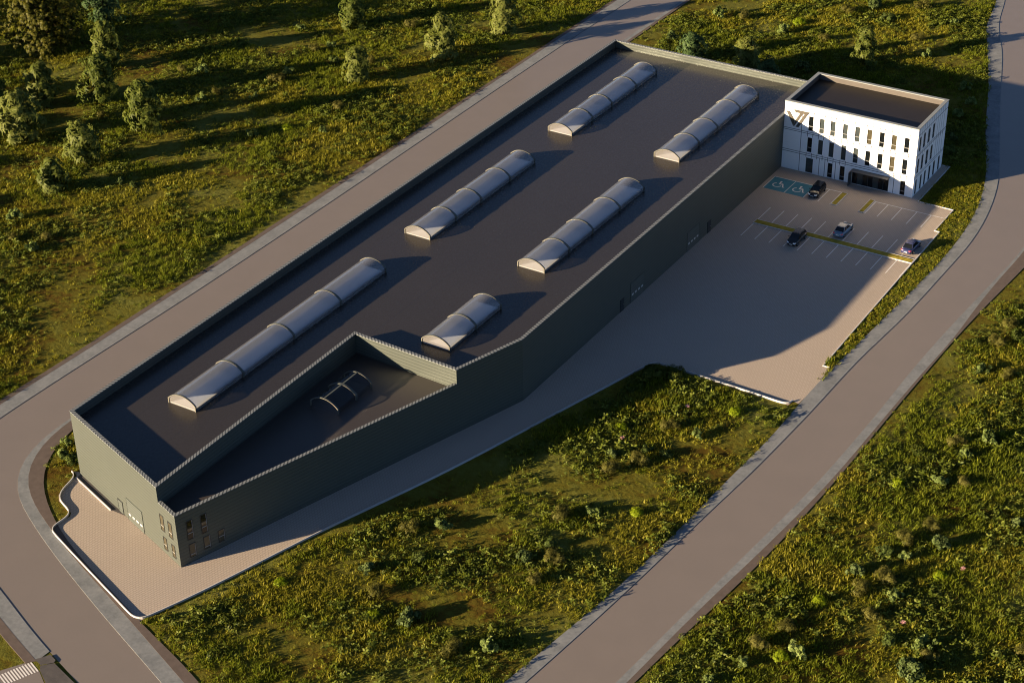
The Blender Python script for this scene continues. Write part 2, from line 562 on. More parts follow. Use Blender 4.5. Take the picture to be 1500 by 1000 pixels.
e_gr = smooth_line([(4.8, 127.5), (10.8, 107.5), (17.3, 88.5), (24.8, 66.5), (32, 43.4), (37.8, 22.3), (40.9, 8.2), (42.2, -6.8), (41.85, -17), (41.75, -24), (41.75, -29.5), (41.95, -34.5), (41.8, -40), (41.5, -46), (41.2, -56.8), (40.75, -74.97), (39.6, -89.3), (38.35, -101), (37.5, -110.2), (36.8, -119), (34.9, -135.2), (31.4, -157.2), (26.4, -180.2)])
e_or = smooth_line([(6.6, 128), (12.6, 108), (19, 89), (26.5, 67), (34, 44), (40, 22.6), (42.9, 8.4), (44.0, -6.8), (43.45, -17), (42.75, -26), (42.35, -32.5), (42.05, -39.15), (41.8, -47.9), (41.6, -56.46), (41.25, -74.97), (40.4, -91), (39.3, -102.17), (38.3, -110.4), (37.45, -119), (35.6, -135.4), (32.2, -157.4), (27.2, -180.4)])
ribbon('east_road', e_al, e_ar, 0.012, M['asphalt'])
ribbon('east_pavement', e_ol, e_al, 0.06, M['concrete'], 0.06)
ribbon('east_pavement', e_ar, e_gr, 0.06, M['concrete'], 0.06)
ribbon('east_verge', e_gr, e_or, 0.075, M['verge'], 0.075)

w_in = smooth_line([(-47.0, 140), (-47.1, 100), (-47.1, 60), (-47.2, 33), (-47.25, -20), (-47.3, -60), (-47.3, -100), (-47.35, -107), (-47.55, -112), (-47.5, -116.1), (-46.6, -120.4), (-44.3, -124.1), (-41.5, -126.6), (-37.4, -128.9), (-31.5, -131.8), (-25.6, -134.4), (-17.4, -137.8), (-11, -140.3), (-4.6, -142.8), (8, -147.8), (22, -153.3)])
w_gr = smooth_line([(-46.3, 140), (-46.4, 100), (-46.4, 60), (-46.4, 33), (-46.5, -20), (-46.6, -60), (-46.7, -100), (-46.95, -107), (-47.15, -112), (-46.9, -115.7), (-45.6, -119.9), (-43.3, -123.3), (-40.4, -125.9), (-36.4, -127.9), (-30.7, -130.55), (-24.9, -132.9), (-16.7, -136.0), (-10.4, -138.5), (-4.1, -141.0), (8.5, -146.0), (22.5, -151.5)])
w_on = smooth_line([(-45.6, 140), (-45.7, 100), (-45.8, 60), (-45.8, 33), (-46.0, -20), (-46.1, -60), (-46.1, -100), (-46.0, -107), (-45.6, -112), (-45.05, -115.4), (-43.9, -118.8), (-42.0, -121.9), (-39.2, -124.6), (-35.6, -127.0), (-30.2, -130.0), (-24.4, -132.4), (-16.3, -135.4), (-10, -137.7), (-3.3, -139.9), (8.8, -145.1), (22.8, -150.6)])
w_out = smooth_line([(-55.9, 140), (-55.9, 100), (-55.9, 53), (-55.7, 12.7), (-55.2, -24.1), (-54.9, -46.9), (-54.8, -76.6), (-55.1, -95), (-55.3, -110), (-55.0, -120), (-52.2, -129), (-46.5, -134), (-38.5, -137.3), (-30.3, -140.35), (-22.5, -143.6), (-16.7, -145.7), (-11.9, -147.3), (-4, -150.3), (8, -155), (20, -160)])
w_out2 = smooth_line([(-58.1, 140), (-58.1, 100), (-58.1, 51.4), (-57.8, 14.5), (-57.3, -21.3), (-57.1, -40.2), (-57.1, -73.2), (-57.2, -95), (-57.5, -110), (-57.2, -120.5), (-53.9, -130.6), (-47.5, -135.9), (-39.4, -139.2), (-31.0, -142.2), (-23.4, -145.2), (-18.1, -147.05)])
ribbon('west_road', w_out, w_in, 0.012, M['asphalt'], 0, 160)
ribbon('west_pavement', w_in, w_gr, 0.06, M['concrete'], 0.06, 160)
ribbon('west_verge', w_gr, w_on, 0.075, M['verge'], 0.075, 160)
n_ = [i for i, q in enumerate(w_out) if q[0] > -18.7]
ribbon('outer_pavement', w_out2, w_out[:n_[0] + 1], 0.06, M['concrete'], 0.06, 160)
ext = smooth_line([(-58.9, 140), (-58.9, 60), (-58.3, 0), (-57.9, -60), (-58.1, -100), (-58.3, -110), (-58.0, -120.8), (-54.6, -131.4), (-48, -136.8), (-39.8, -140.2), (-31.6, -143.2), (-24.4, -146.0), (-18.9, -147.9)])
ribbon('outer_verge', ext, w_out2, 0.07, M['verge'], 0.07, 160)
# side road with its crossing in the near corner
sheet('corner_ramp', [(-18.4, -147.0), (-17.5, -145.6), (-16.45, -145.95), (-16.3, -146.35), (-17.25, -147.35)], 0.134, M['dark_concrete'])
sheet('side_pavement', [(-17.25, -147.4), (-16.25, -146.35), (-12.0, -147.6), (4, -153.6), (3, -156), (-14.3, -149.4), (-16.7, -148.0)], 0.10, M['dark_concrete'])
sheet('side_road', [(-18.7, -147.35), (-16.75, -148.05), (-14.4, -149.5), (-9, -152), (-20, -176), (-34, -172)], 0.012, M['asphalt'])
mb = MB(M['line'])
a0, a1 = np.array([-18.55, -147.4]), np.array([-16.75, -148.0])
dv = np.array([-0.35, -0.80])
for k in range(12):
    o_ = dv * (k * 0.36)
    p0, p1 = a0 + o_, a1 + o_ + np.array([-0.1, -0.05])
    q = dv * 0.19
    mb.face([(*p0, 0.02), (*p1, 0.02), (*(p1 + q), 0.02), (*(p0 + q), 0.02)])
struct(mb.build('crosswalk_marking'))

# ------------------------------------------------------------------ yard paving, kerbs, bays
A, F, D, C, B = np.array([-37.89, -119.46]), np.array([-15.34, -127.11]), np.array([0.0, -78.4]), np.array([0.0, 13.58]), np.array([-37.89, 13.58])
G = A + 0.849 * (F - A)
H = np.array([-18.95, -87.95])
E_ = F + 0.79 * (D - F)
K1 = [(-39.07, -119.75), (-37.95, -120.0), (-37.72, -121.95), (-37.1, -124.0), (-36.2, -124.9), (-33.3, -125.9), (-32.95, -126.5), (-33.4, -129.2), (-33.0, -129.6), (-29.0, -131.15), (-14.3, -136.5), (-13.6, -136.75), (-13.1, -136.4), (-10.31, -128.9), (-5.36, -113.0), (0.54, -95.6), (6.39, -75.0), (9.75, -63.4), (10.5, -62.05), (14.78, -62.0), (23.56, -62.2), (29.6, -62.35), (29.75, -61.2)]
K2 = [(30.55, -51.42), (29.74, -51.42), (29.68, -42.3), (29.63, -22.72), (29.6, -8.45), (28.85, -8.45), (28.9, -0.75), (23.29, -0.7), (23.26, 13.1), (21.9, 13.1)]
lot = [tuple(A + np.array([0.3, 0.5])), (-39.0, -119.5)] + K1[1:] + [(30.6, -61.4), (30.9, -56), K2[0]] + K2[1:] + [(21.5, 13.0), (-0.5, 12.9), (-5, -70)]
sheet('yard_paving', lot, 0.03, M['pavers'])
def kerb(name, line, width=0.24, h=0.26, mat=None, inner=1):
    a = np.array(line, float)
    b = offset_line(a, width * inner)
    mb = MB(mat or M['kerb'])
    for i in range(len(a) - 1):
        p, q, r_, s_ = a[i], a[i + 1], b[i + 1], b[i]
        mb.face([(*p, h), (*q, h), (*r_, h), (*s_, h)])
        mb.face([(*p, 0), (*q, 0), (*q, h), (*p, h)])
        mb.face([(*s_, 0), (*r_, 0), (*r_, h), (*s_, h)])
    for i in (0, -1):
        mb.face([(*a[i], 0), (*b[i], 0), (*b[i], h), (*a[i], h)])
    return struct(mb.build(name))
k1s = smooth_line(K1, 0.5)
kerb('yard_kerb', k1s, 0.10, 0.27)
kerb('yard_kerb', K2, 0.14, 0.14)
kerb('wall_kerb', [(-37.78, -120.42), (-29.6, -123.2)], 0.13, 0.16)
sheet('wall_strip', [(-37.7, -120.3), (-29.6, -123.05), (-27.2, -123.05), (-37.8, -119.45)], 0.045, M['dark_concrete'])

def turf(name, x0, x1, y0, y1):
    mb = MB(M['dry_turf'], M['kerb'])
    e = 0.09
    mb.box(x0, x1, y0, y0 + e, 0.0, 0.15, 1)
    mb.box(x0, x1, y1 - e, y1, 0.0, 0.15, 1)
    mb.box(x0, x0 + e, y0 + e, y1 - e, 0.0, 0.147, 1)
    mb.box(x1 - e, x1, y0 + e, y1 - e, 0.0, 0.147, 1)
    n, k = max(2, int((x1 - x0) / 0.4)), max(2, int((y1 - y0) / 0.4))
    V, Fc = [], []
    for j in range(k + 1):
        for i in range(n + 1):
            V.append((x0 + e + (x1 - x0 - 2 * e) * i / n, y0 + e + (y1 - y0 - 2 * e) * j / k, 0.13 + R.uniform(0, 0.09) * (0 < i < n and 0 < j < k)))
    for j in range(k):
        for i in range(n):
            b = j * (n + 1) + i
            Fc.append((b, b + 1, b + n + 2, b + n + 1))
    mb.mesh(V, Fc, 0)
    return struct(mb.build(name), 'kerbed strip of dry yellow turf in the car park')
turf('turf_island', 4.42, 29.5, -19.68, -18.32)
turf('turf_island', 12.0, 12.95, -8.25, -3.66)
turf('turf_island', 16.62, 17.46, -8.42, -3.74)
LW = 0.13
def lines(name, segs, z=0.038):
    mb = MB(M['line'])
    for x0, x1, y0, y1 in segs:
        mb.face([(x0, y0, z), (x1, y0, z), (x1, y1, z), (x0, y1, z)])
    return struct(mb.build(name))
S = []
for k in range(12):
    x = 4.5 + 2.275 * k
    if k < 11:
        S.append((x, x + LW, -24.15, -19.70))
    if k < 11:
        S.append((x, x + LW, -18.28, -13.75))
S.append((27.0, 29.55, -19.83, -19.70))
S.append((29.35, 29.48, -24.15, -19.84))
lines('bay_marking', S)
S = [(9.85, 9.98, -8.2, -3.73), (11.86, 11.99, -8.28, -3.73), (0.6, 11.99, -3.72, -3.58)]
for x in (17.6, 19.6, 21.85, 24.25, 26.5):
    S.append((x, x + LW, -8.45, -4.08))
S += [(17.6, 28.8, -4.07, -3.93), (28.68, 28.81, -8.4, -4.08)]
lines('bay_marking', S)
mb = MB(M['blue'])
for x0, x1 in ((0.72, 4.2), (4.3, 7.42)):
    mb.face([(x0, -8.16, 0.037), (x1, -8.16, 0.037), (x1, -3.73, 0.037), (x0, -3.73, 0.037)])
struct(mb.build('accessible_bay_paint'))
lines('accessible_bay_line', [(0.6, 0.72, -8.1, -3.73), (4.2, 4.3, -8.2, -3.73), (7.42, 7.53, -8.2, -3.73)], 0.0415)
def wheelchair(cx, cy, s):
    """International access symbol, drawn as flat strokes."""
    mb = MB(M['line'])
    z = 0.0425
    T = lambda u, v: (cx + u * s, cy + v * s, z)
    def stroke(pts, wd):
        P = np.array(pts, float)
        a, b = offset_line(P, wd / 2), offset_line(P, -wd / 2)
        for i in range(len(P) - 1):
            mb.face([T(*a[i]), T(*a[i + 1]), T(*b[i + 1]), T(*b[i])])
    mb.face([T(0.0 + 0.11 * math.cos(t), 0.62 + 0.11 * math.sin(t)) for t in np.linspace(0, 2 * math.pi, 12, endpoint=False)])
    stroke([(0.0, 0.50), (0.03, 0.08), (0.40, 0.08), (0.60, -0.46), (0.76, -0.40)], 0.13)
    stroke([(0.02, 0.30), (0.34, 0.30)], 0.10)
    stroke([(-0.10 + 0.43 * math.cos(t), -0.22 + 0.43 * math.sin(t)) for t in np.linspace(math.radians(118), math.radians(352), 18)], 0.11)
    return struct(mb.build('wheelchair_symbol'))
wheelchair(2.35, -5.9, 1.55)
wheelchair(5.75, -5.95, 1.55)

# ------------------------------------------------------------------ warehouse
HH, HL, ZR, ZL = 9.15, 7.15, 7.95, 6.35
wh = empty('warehouse', (-15.0, -60.0, 0.0))
tag(wh, 'huge dark metal clad hall with barrel skylights and a lower roof corner', 'factory hall')
def local(o, root):
    o.parent = root
    o.matrix_parent_inverse = Matrix.Translation(-Vector(root.location))
    return o
TH = 0.38
high = [A, G, H, E_, D, C, B]          # counter-clockwise seen from above
low = [G, F, E_, H]
def inner(poly, d):
    return offset_line(poly, d, True)
hi_in = inner(high, TH)
mb = MB(M['cladding'])
n = len(high)
for i in range(n):
    p, q = high[i], high[(i + 1) % n]
    pi, qi = hi_in[i], hi_in[(i + 1) % n]
    z0 = ZL - 0.05 if i in (1, 2) else 0.0
    mb.face([(*p, z0), (*q, z0), (*q, HH), (*p, HH)])
    mb.face([(*pi, ZR - 0.02), (*qi, ZR - 0.02), (*qi, HH), (*pi, HH)])
lo_in = inner(low, TH)
for i in (0, 1):
    p, q = low[i], low[i + 1]
    mb.face([(*p, 0), (*q, 0), (*q, HL), (*p, HL)])
Fi = lo_in[1]
dGF = (F - G) / np.linalg.norm(F - G)
dFE = (E_ - F) / np.linalg.norm(E_ - F)
# inner face of the low parapet runs on into the high walls
Gi = Fi - dGF * (np.linalg.norm(F - G) - 0.02)
Ei = Fi + dFE * (np.linalg.norm(E_ - F) + 0.4)
mb.face([(*Gi, ZL - 0.02), (*Fi, ZL - 0.02), (*Fi, HL), (*Gi, HL)])
mb.face([(*Fi, ZL - 0.02), (*Ei, ZL - 0.02), (*Ei, HL), (*Fi, HL)])
local(mb.build('wall'), wh)
def polyface(name, poly, z, mat):
    o = sheet(name, [tuple(p) for p in poly], z, mat)
    del o['kind']
    return local(o, wh)
polyface('roof', inner(high, TH * 0.5), ZR, M['roof'])
polyface('lower_roof', [G - dGF * 0.0 + np.array([0.05, 0.2]), F + np.array([0, 0.3]) - dGF * 0.15, E_, H], ZL, M['low_roof'])
def coping(name, outer, inn, z, idx, over=0.05, th=0.09):
    mb = MB(M['coping'])
    n = len(outer)
    for i in idx:
        p, q, r_, s_ = outer[i], outer[(i + 1) % n], inn[(i + 1) % n], inn[i]
        L = np.linalg.norm(q - p)
        u0 = R.uniform(0, 0.7)
        mb.face([(*p, z), (*q, z), (*r_, z), (*s_, z)], 0, [(u0, 0), (u0 + L, 0), (u0 + L, 1), (u0, 1)])
        mb.face([(*p, z - th), (*q, z - th), (*q, z), (*p, z)], 0, [(u0, 0), (u0 + L, 0), (u0 + L, 1), (u0, 1)])
        mb.face([(*s_, z), (*r_, z), (*r_, z - th), (*s_, z - th)], 0, [(u0, 0), (u0 + L, 0), (u0 + L, 1), (u0, 1)])
    return local(mb.build(name), wh)
ho, hin2 = offset_line(high, -0.05, True), offset_line(high, TH + 0.04, True)
coping('parapet_coping', ho, hin2, HH + 0.05, range(n))
lo_o = offset_line(low, -0.05, True)
Li = [G - dGF * 0.0, Fi, Ei]
mbp = [np.array(G) , lo_o[1], E_ + np.array([0.05, -0.02])]
mb = MB(M['coping'])
for i in (0, 1):
    p, q = (G + (lo_o[1] - F), lo_o[1]) if i == 0 else (lo_o[1], E_ + (lo_o[1] - F) * 0.35)
    p, q = (G + np.array([-0.015, -0.045]), lo_o[1]) if i == 0 else (lo_o[1], E_ + np.array([0.047, -0.016]))
    s_, r_ = (Gi + np.array([0.0, 0.02]), Fi + np.array([-0.03, 0.03])) if i == 0 else (Fi + np.array([-0.03, 0.03]), Ei - dFE * 0.4)
    z, th = HL + 0.05, 0.09
    L = np.linalg.norm(q - p)
    uv = [(0, 0), (L, 0), (L, 1), (0, 1)]
    mb.face([(*p, z), (*q, z), (*r_, z), (*s_, z)], 0, uv)
    mb.face([(*p, z - th), (*q, z - th), (*q, z), (*p, z)], 0, uv)
    mb.face([(*s_, z), (*r_, z), (*r_, z - th), (*s_, z - th)], 0, uv)
local(mb.build('parapet_coping'), wh)

def wall_frame(p0, p1):
    """Maps (along, out, up) on a wall seen from outside to world; along runs p0 to p1."""
    t = (p1 - p0) / np.linalg.norm(p1 - p0)
    nrm = np.array([t[1], -t[0]])
    return lambda s_, o_, z: (p0[0] + t[0] * s_ + nrm[0] * o_, p0[1] + t[1] * s_ + nrm[1] * o_, z)
def wall_window(root, fr, s0, s1, z0, z1, glass, bar=None, lit_edge=False):
    """Framed window set on a wall: reveal frame, pane, transom and painted lit edge."""
    e = 0.07
    mb = MB(M['frame'])
    mb.box(s0 - e, s0, -0.03, 0.05, z0 - e, z1 + e, 0, fr)
    mb.box(s1, s1 + e, -0.03, 0.05, z0 - e, z1 + e, 0, fr)
    mb.box(s0, s1, -0.03, 0.048, z1, z1 + e, 0, fr)
    mb.box(s0, s1, -0.03, 0.048, z0 - e, z0, 0, fr)
    f = local(mb.build('window'), root)
    mb = MB(glass)
    mb.face([fr(s0, 0.012, z0), fr(s1, 0.012, z0), fr(s1, 0.012, z1), fr(s0, 0.012, z1)])
    o = mb.build('pane')
    o.parent = f
    mb = MB(M['transom'])
    if bar:
        mb.box(s0, s1, 0.013, 0.04, bar - 0.05, bar + 0.05, 0, fr)
    mb.box(s1 - 0.05, s1, 0.013, 0.045, z0, z1 if not bar else z1, 0, fr) if lit_edge else None  # pale upright strip painted as the lit right edge of the window
    if bar or lit_edge:
        o = mb.build('transom')  # holds the painted lit edge as well as the bar
        o.parent = f
    return f
frA = wall_frame(A, F)
for s0, s1, z0, z1, b in ((20.25, 20.95, 3.4, 5.5, 4.05), (22.05, 22.75, 3.4, 5.45, 4.05), (20.4, 21.05, 0.75, 2.4, 1.4), (22.25, 22.85, 0.75, 2.4, 1.4)):
    wall_window(wh, frA, s0, s1, z0, z1, M['glass_tan'], b)  # tan glass carries the reflection of sunlit ground in its colour
frF = wall_frame(F, D)
for s0, s1, z0, z1, b, g in ((1.36, 2.06, 3.25, 5.7, 4.05, 'glass'), (3.2, 3.9, 3.2, 5.65, 4.0, 'glass'), (1.36, 2.1, 0.8, 2.5, 1.1, 'glass_tan'), (3.27, 4.02, 0.95, 2.55, 1.2, 'glass_tan'), (5.2, 5.95, 0.95, 2.5, 1.65, 'glass_tan')):  # tan panes have the warm reflection put into the glass colour
    wall_window(wh, frF, s0, s1, z0, z1, M[g], b, True)
def steel_door(fr, s0, s1, z1, mat):
    mb = MB(mat, M['frame'])
    mb.box(s0, s1, 0.004, 0.05, 0.03, z1, 0, fr)
    mb.box(s0 - 0.07, s0 - 0.002, 0.0, 0.07, 0.03, z1 + 0.07, 1, fr)
    mb.box(s1 + 0.002, s1 + 0.07, 0.0, 0.07, 0.03, z1 + 0.07, 1, fr)
    mb.box(s0, s1, 0.0, 0.068, z1 + 0.002, z1 + 0.07, 1, fr)
    o = local(mb.build('door'), wh)
    hb = MB(M['transom'])
    hb.box(s1 - 0.18, s1 - 0.06, 0.05, 0.11, 0.95, 1.0, 0, fr)
    h_ = hb.build('handle')
    h_.parent = o
    return o
def roller(fr, s0, s1, z1, lights, zl, mat):
    mb = MB(mat, M['frame'])
    mb.box(s0, s1, 0.004, 0.045, 0.03, z1, 0, fr)
    mb.box(s0 - 0.06, s0 - 0.002, 0.0, 0.07, 0.03, z1 + 0.06, 0, fr)
    mb.box(s1 + 0.002, s1 + 0.06, 0.0, 0.07, 0.03, z1 + 0.06, 0, fr)
    mb.box(s0, s1, 0.0, 0.068, z1 + 0.002, z1 + 0.06, 0, fr)
    o = local(mb.build('roller_door'), wh)
    for c in lights:
        lb = MB(M['glass_milk'])
        lb.box(c - 0.24, c + 0.24, 0.046, 0.062, zl - 0.13, zl + 0.13, 0, fr)
        q = lb.build('door_window')
        q.parent = o
    return o
steel_door(frA, 9.75, 10.75, 1.75, M['shutter'])
roller(frA, 12.0, 15.6, 3.1, (12.45, 13.35, 14.25, 15.15), 0.98, M['shutter'])
frD = wall_frame(D, C)
oy = 78.4
steel_door(frD, oy - 52.8, oy - 51.9, 1.9, M['door_dark'])
steel_door(frD, oy - 26.1, oy - 25.2, 1.9, M['door_dark'])
roller(frD, oy - 49.9, oy - 46.05, 3.1, [oy - 49.35, oy - 48.45, oy - 47.5, oy - 46.6], 1.22, M['shutter'])
roller(frD, oy - 32.75, oy - 28.95, 3.1, [oy - 32.2, oy - 31.3, oy - 30.4, oy - 29.5], 1.22, M['shutter'])

def arc_pts(w_, side, apex, n_=15):
    """Half outline of a barrel skylight: side wall, arc, side wall."""
    rise = apex - side
    rad = (w_ * w_ / 4 + rise * rise) / (2 * rise)
    a = math.asin(w_ / 2 / rad)
    return [(rad * math.sin(t), side + rise - rad + rad * math.cos(t)) for t in np.linspace(-a, a, n_)]
def skylight(x0, x1, ys, z, floor_mat, parent):
    """Barrel rooflight: glazed shell, hoops, end panels, pale soffit inside."""
    wd, side, apex = x1 - x0, 0.72, 1.62
    xc = (x0 + x1) / 2
    P = [(-wd / 2, 0.0)] + arc_pts(wd, side, apex) + [(wd / 2, 0.0)]
    y0, y1 = ys[0], ys[-1]
    mb = MB(M['polycarb'] if floor_mat else M['dark_glaz'])
    for i in range(len(P) - 1):
        (a, za), (b, zb) = P[i], P[i + 1]
        mb.face([(xc + a, y0, z + za), (xc + a, y1, z + za), (xc + b, y1, z + zb), (xc + b, y0, z + zb)])
    shell = mb.build('barrel_skylight', smooth=False)
    local(shell, parent)
    for k, y in enumerate(ys):
        hb = MB(M['hoop'], M['hoopface'])
        t0, t1 = (0.0, 0.34) if 0 < k < len(ys) - 1 else ((-0.02, 0.2) if k == 0 else (-0.18, 0.02))
        for i in range(len(P) - 1):
            (a, za), (b, zb) = P[i], P[i + 1]
            s1, s2 = 1.05, 0.985
            ao, bo = (xc + a * s1, z + za * 1.02), (xc + b * s1, z + zb * 1.02)
            ai, bi = (xc + a * s2, z + za * 0.975), (xc + b * s2, z + zb * 0.975)
            ya, yb = y + t0, y + t1
            hb.face([(ao[0], ya, ao[1]), (bo[0], ya, bo[1]), (bo[0], yb, bo[1]), (ao[0], yb, ao[1])], 0)
            hb.face([(ai[0], ya, ai[1]), (bi[0], ya, bi[1]), (bi[0], yb, bi[1]), (ai[0], yb, ai[1])], 1)
            hb.face([(ao[0], ya, ao[1]), (bo[0], ya, bo[1]), (bi[0], ya, bi[1]), (ai[0], ya, ai[1])], 1)
            hb.face([(ao[0], yb, ao[1]), (bo[0], yb, bo[1]), (bi[0], yb, bi[1]), (ai[0], yb, ai[1])], 0)
        o = hb.build('hoop')
        o.parent = shell
    for y in (y0 + 0.06, y1 - 0.06):
        eb = MB(M['endpanel'] if floor_mat else M['dark_glaz'])
        eb.face([(xc + a * 0.95, y, z + max(b * 0.955, 0.0)) for a, b in P])
        o = eb.build('end_panel')
        o.parent = shell
    if floor_mat:
        fb = MB(floor_mat)
        fb.box(xc - wd / 2 + 0.1, xc + wd / 2 - 0.1, y0 + 0.15, y1 - 0.15, z + 0.01, z + 0.10)
        o = fb.build('soffit')
        o.parent = shell
        cb = MB(M['transom'])
        for sx in (-1, 1):
            cb.box(xc + sx * (wd / 2 - 0.06) - 0.04, xc + sx * (wd / 2 - 0.06) + 0.04, y0 + 0.2, y1 - 0.2, z + 0.01, z + 0.34)
        o = cb.build('curb')
        o.parent = shell
    if not floor_mat:
        rb = MB(M['hoop'])
        rb.box(xc - 0.10, xc + 0.10, y0, y1, z + apex - 0.02, z + apex + 0.04)
        o = rb.build('ridge_bar')
        o.parent = shell
    return shell
XL0, XL1, XR0, XR1 = -30.2, -26.1, -11.55, -7.45
skylight(XL0, XL1, [-110.7, -101.8, -91.6, -81.6, -71.2], ZR, M['skyfloor'], wh)
skylight(XL0, XL1, [-60.7, -54.1, -47.5, -39.6, -32.4], ZR, M['skyfloor'], wh)
skylight(XL0, XL1, [-21.5, -15.1, -8.8, -0.7, 6.6], ZR, M['skyfloor'], wh)
skylight(XR0, XR1, [-83.9, -77.9, -71.6], ZR, M['skyfloor'], wh)
skylight(XR0, XR1, [-60.8, -54.2, -47.7, -39.9, -32.4], ZR, M['skyfloor'], wh)
skylight(XR0, XR1, [-21.5, -15.0, -8.6, -0.5, 6.4], ZR, M['skyfloor'], wh)
skylight(-16.6, -12.55, [-100.6, -97.0, -93.6], ZL, None, wh)

# ------------------------------------------------------------------ office
OW, OD, OH, OR = 21.9, 12.6, 11.45, 10.55
of = empty('office_building', (11, 0, 0))
tag(of, 'white three storey office block with narrow windows and a bronze emblem', 'office building')
X0 = 0.02
def facade(mb, fr, width, z0, z1, holes, depth=0.16):
    xs = sorted({0.0, width, *[h[0] for h in holes], *[h[1] for h in holes]})
    zs = sorted({z0, z1, *[h[2] for h in holes], *[h[3] for h in holes]})
    for i in range(len(xs) - 1):
        for j in range(len(zs) - 1):
            cx, cz = (xs[i] + xs[i + 1]) / 2, (zs[j] + zs[j + 1]) / 2
            if any(h[0] < cx < h[1] and h[2] < cz < h[3] for h in holes):
                continue
            mb.face([fr(xs[i], 0, zs[j]), fr(xs[i + 1], 0, zs[j]), fr(xs[i + 1], 0, zs[j + 1]), fr(xs[i], 0, zs[j + 1])], 0)
    for a, b, c, d in holes:
        for (s0, za), (s1, zb) in (((a, c), (b, c)), ((b, c), (b, d)), ((b, d), (a, d)), ((a, d), (a, c))):
            mb.face([fr(s0, 0, za), fr(s1, 0, zb), fr(s1, -depth, zb), fr(s0, -depth, za)], 0)
frO = wall_frame(np.array([X0, 0.0]), np.array([OW, 0.0]))
frS = wall_frame(np.array([OW, 0.0]), np.array([OW, OD]))
cols = [4.12, 5.95, 7.78, 9.82, 11.82, 13.8, 15.82, 17.78, 19.82]
WW = 0.78
front, side_ = [], []
g3 = ['glass', 'glass_green', 'glass_green', 'glass_green', 'glass_green', 'glass_tan', 'glass', 'glass_tan', 'glass']
g2 = ['glass', 'glass_green', 'glass_green', 'glass_green', 'glass_green', 'glass', 'glass', 'glass_tan', 'glass']
for c, a, b in zip(cols, g3, g2):
    front.append((c, c + WW, 7.25, 9.68, a, 8.0))
    front.append((c, c + WW, 3.62, 6.1, b, 4.38 if a != 'glass_green' or c > 11 else None))
front += [(4.1, 5.3, 0.12, 2.62, 'glass_green', None), (7.8, 8.6, 0.12, 2.58, 'glass', 0.75), (9.85, 10.65, 0.12, 2.55, 'glass', 0.75), (19.82, 20.62, 0.12, 2.5, 'glass', 0.75)]
ENT = (11.9, 17.95, 0.06, 2.5)
sy = [(0.85, 1.7), (2.55, 3.5), (4.45, 5.5), (6.42, 7.4)]
for k, (a, b) in enumerate(sy):
    side_.append((a, b, 7.3, 9.75, ['glass_tan', 'glass_green', 'glass_green', 'glass_tan'][k] if k != 3 else 'glass_green', 8.0))
    side_.append((a, b, 3.65, 6.12, ['glass_tan', 'glass_green', 'glass_green', 'glass_tan'][k], 4.4))
for a, b in ((0.83, 1.6), (2.87, 3.68), (4.57, 5.4), (6.51, 7.4), (8.44, 9.35), (10.62, 11.45)):
    side_.append((a, b, 0.1, 2.6, 'glass_green', None))
mb = MB(M['white_panel'], M['parapet_tan'], M['joint'])
facade(mb, frO, OW - X0, 0.0, OH, [h[:4] for h in front] + [ENT])
facade(mb, frS, OD, 0.0, OH, [h[:4] for h in side_])
mb.face([(OW, OD, 0), (X0, OD, 0), (X0, OD, OH), (OW, OD, OH)], 0)
mb.face([(X0, OD, 0), (X0, 0, 0), (X0, 0, OH), (X0, OD, OH)], 0)
t_ = 0.42
inn = [(X0 + t_, t_), (OW - t_, t_), (OW - t_, OD - t_), (X0 + t_, OD - t_)]
for i in range(4):
    p, q = inn[i], inn[(i + 1) % 4]
    mb.face([(*p, OR - 0.03), (*q, OR - 0.03), (*q, OH), (*p, OH)], 1)
# panel joints, thin strips a few millimetres proud
jw = 0.085
def joint_v(fr, s_, z0, z1):
    mb.face([fr(s_ - jw / 2, 0.004, z0), fr(s_ + jw / 2, 0.004, z0), fr(s_ + jw / 2, 0.004, z1), fr(s_ - jw / 2, 0.004, z1)], 2)
def joint_h(fr, s0, s1, z):
    mb.face([fr(s0, 0.006, z - jw / 2), fr(s1, 0.006, z - jw / 2), fr(s1, 0.006, z + jw / 2), fr(s0, 0.006, z + jw / 2)], 2)
for fr, wd in ((frO, OW - X0), (frS, OD)):
    for z in (3.02, 3.34, 6.72, 7.0, 10.25):
        joint_h(fr, 0.0, wd, z)
for c in cols:
    for s_ in (c - 0.06, c + WW + 0.06):
        joint_v(frO, s_, 9.78, OH)
        joint_v(frO, s_, 6.2, 7.15)
        if not (11.5 < s_ < 18.2):
            joint_v(frO, s_, 2.7, 3.55)
joint_v(frO, 3.0, 0.1, OH)
for s_ in (6.35, 7.3, 9.1, 18.75):
    joint_v(frO, s_, 0.1, 3.0)
for k in range(1, 13):
    joint_v(frS, k * 0.97 - 0.25, 9.85, OH)
    joint_v(frS, k * 0.97 - 0.25, 6.25, 7.2)
for s_ in (8.52, 9.4, 10.3, 11.3):
    joint_v(frS, s_, 3.4, 9.8)
local(mb.build('wall'), of)
o = sheet('roof', [(X0 + 0.2, 0.2), (OW - 0.2, 0.2), (OW - 0.2, OD - 0.2), (X0 + 0.2, OD - 0.2)], OR, M['office_roof'])
del o['kind']
local(o, of)
mb = MB(M['grey_cap'])
oo = [(X0 - 0.06, -0.07), (OW + 0.07, -0.07), (OW + 0.07, OD + 0.07), (X0 - 0.06, OD + 0.07)]
ii = [(X0 + 0.5, 0.5), (OW - 0.5, 0.5), (OW - 0.5, OD - 0.5), (X0 + 0.5, OD - 0.5)]
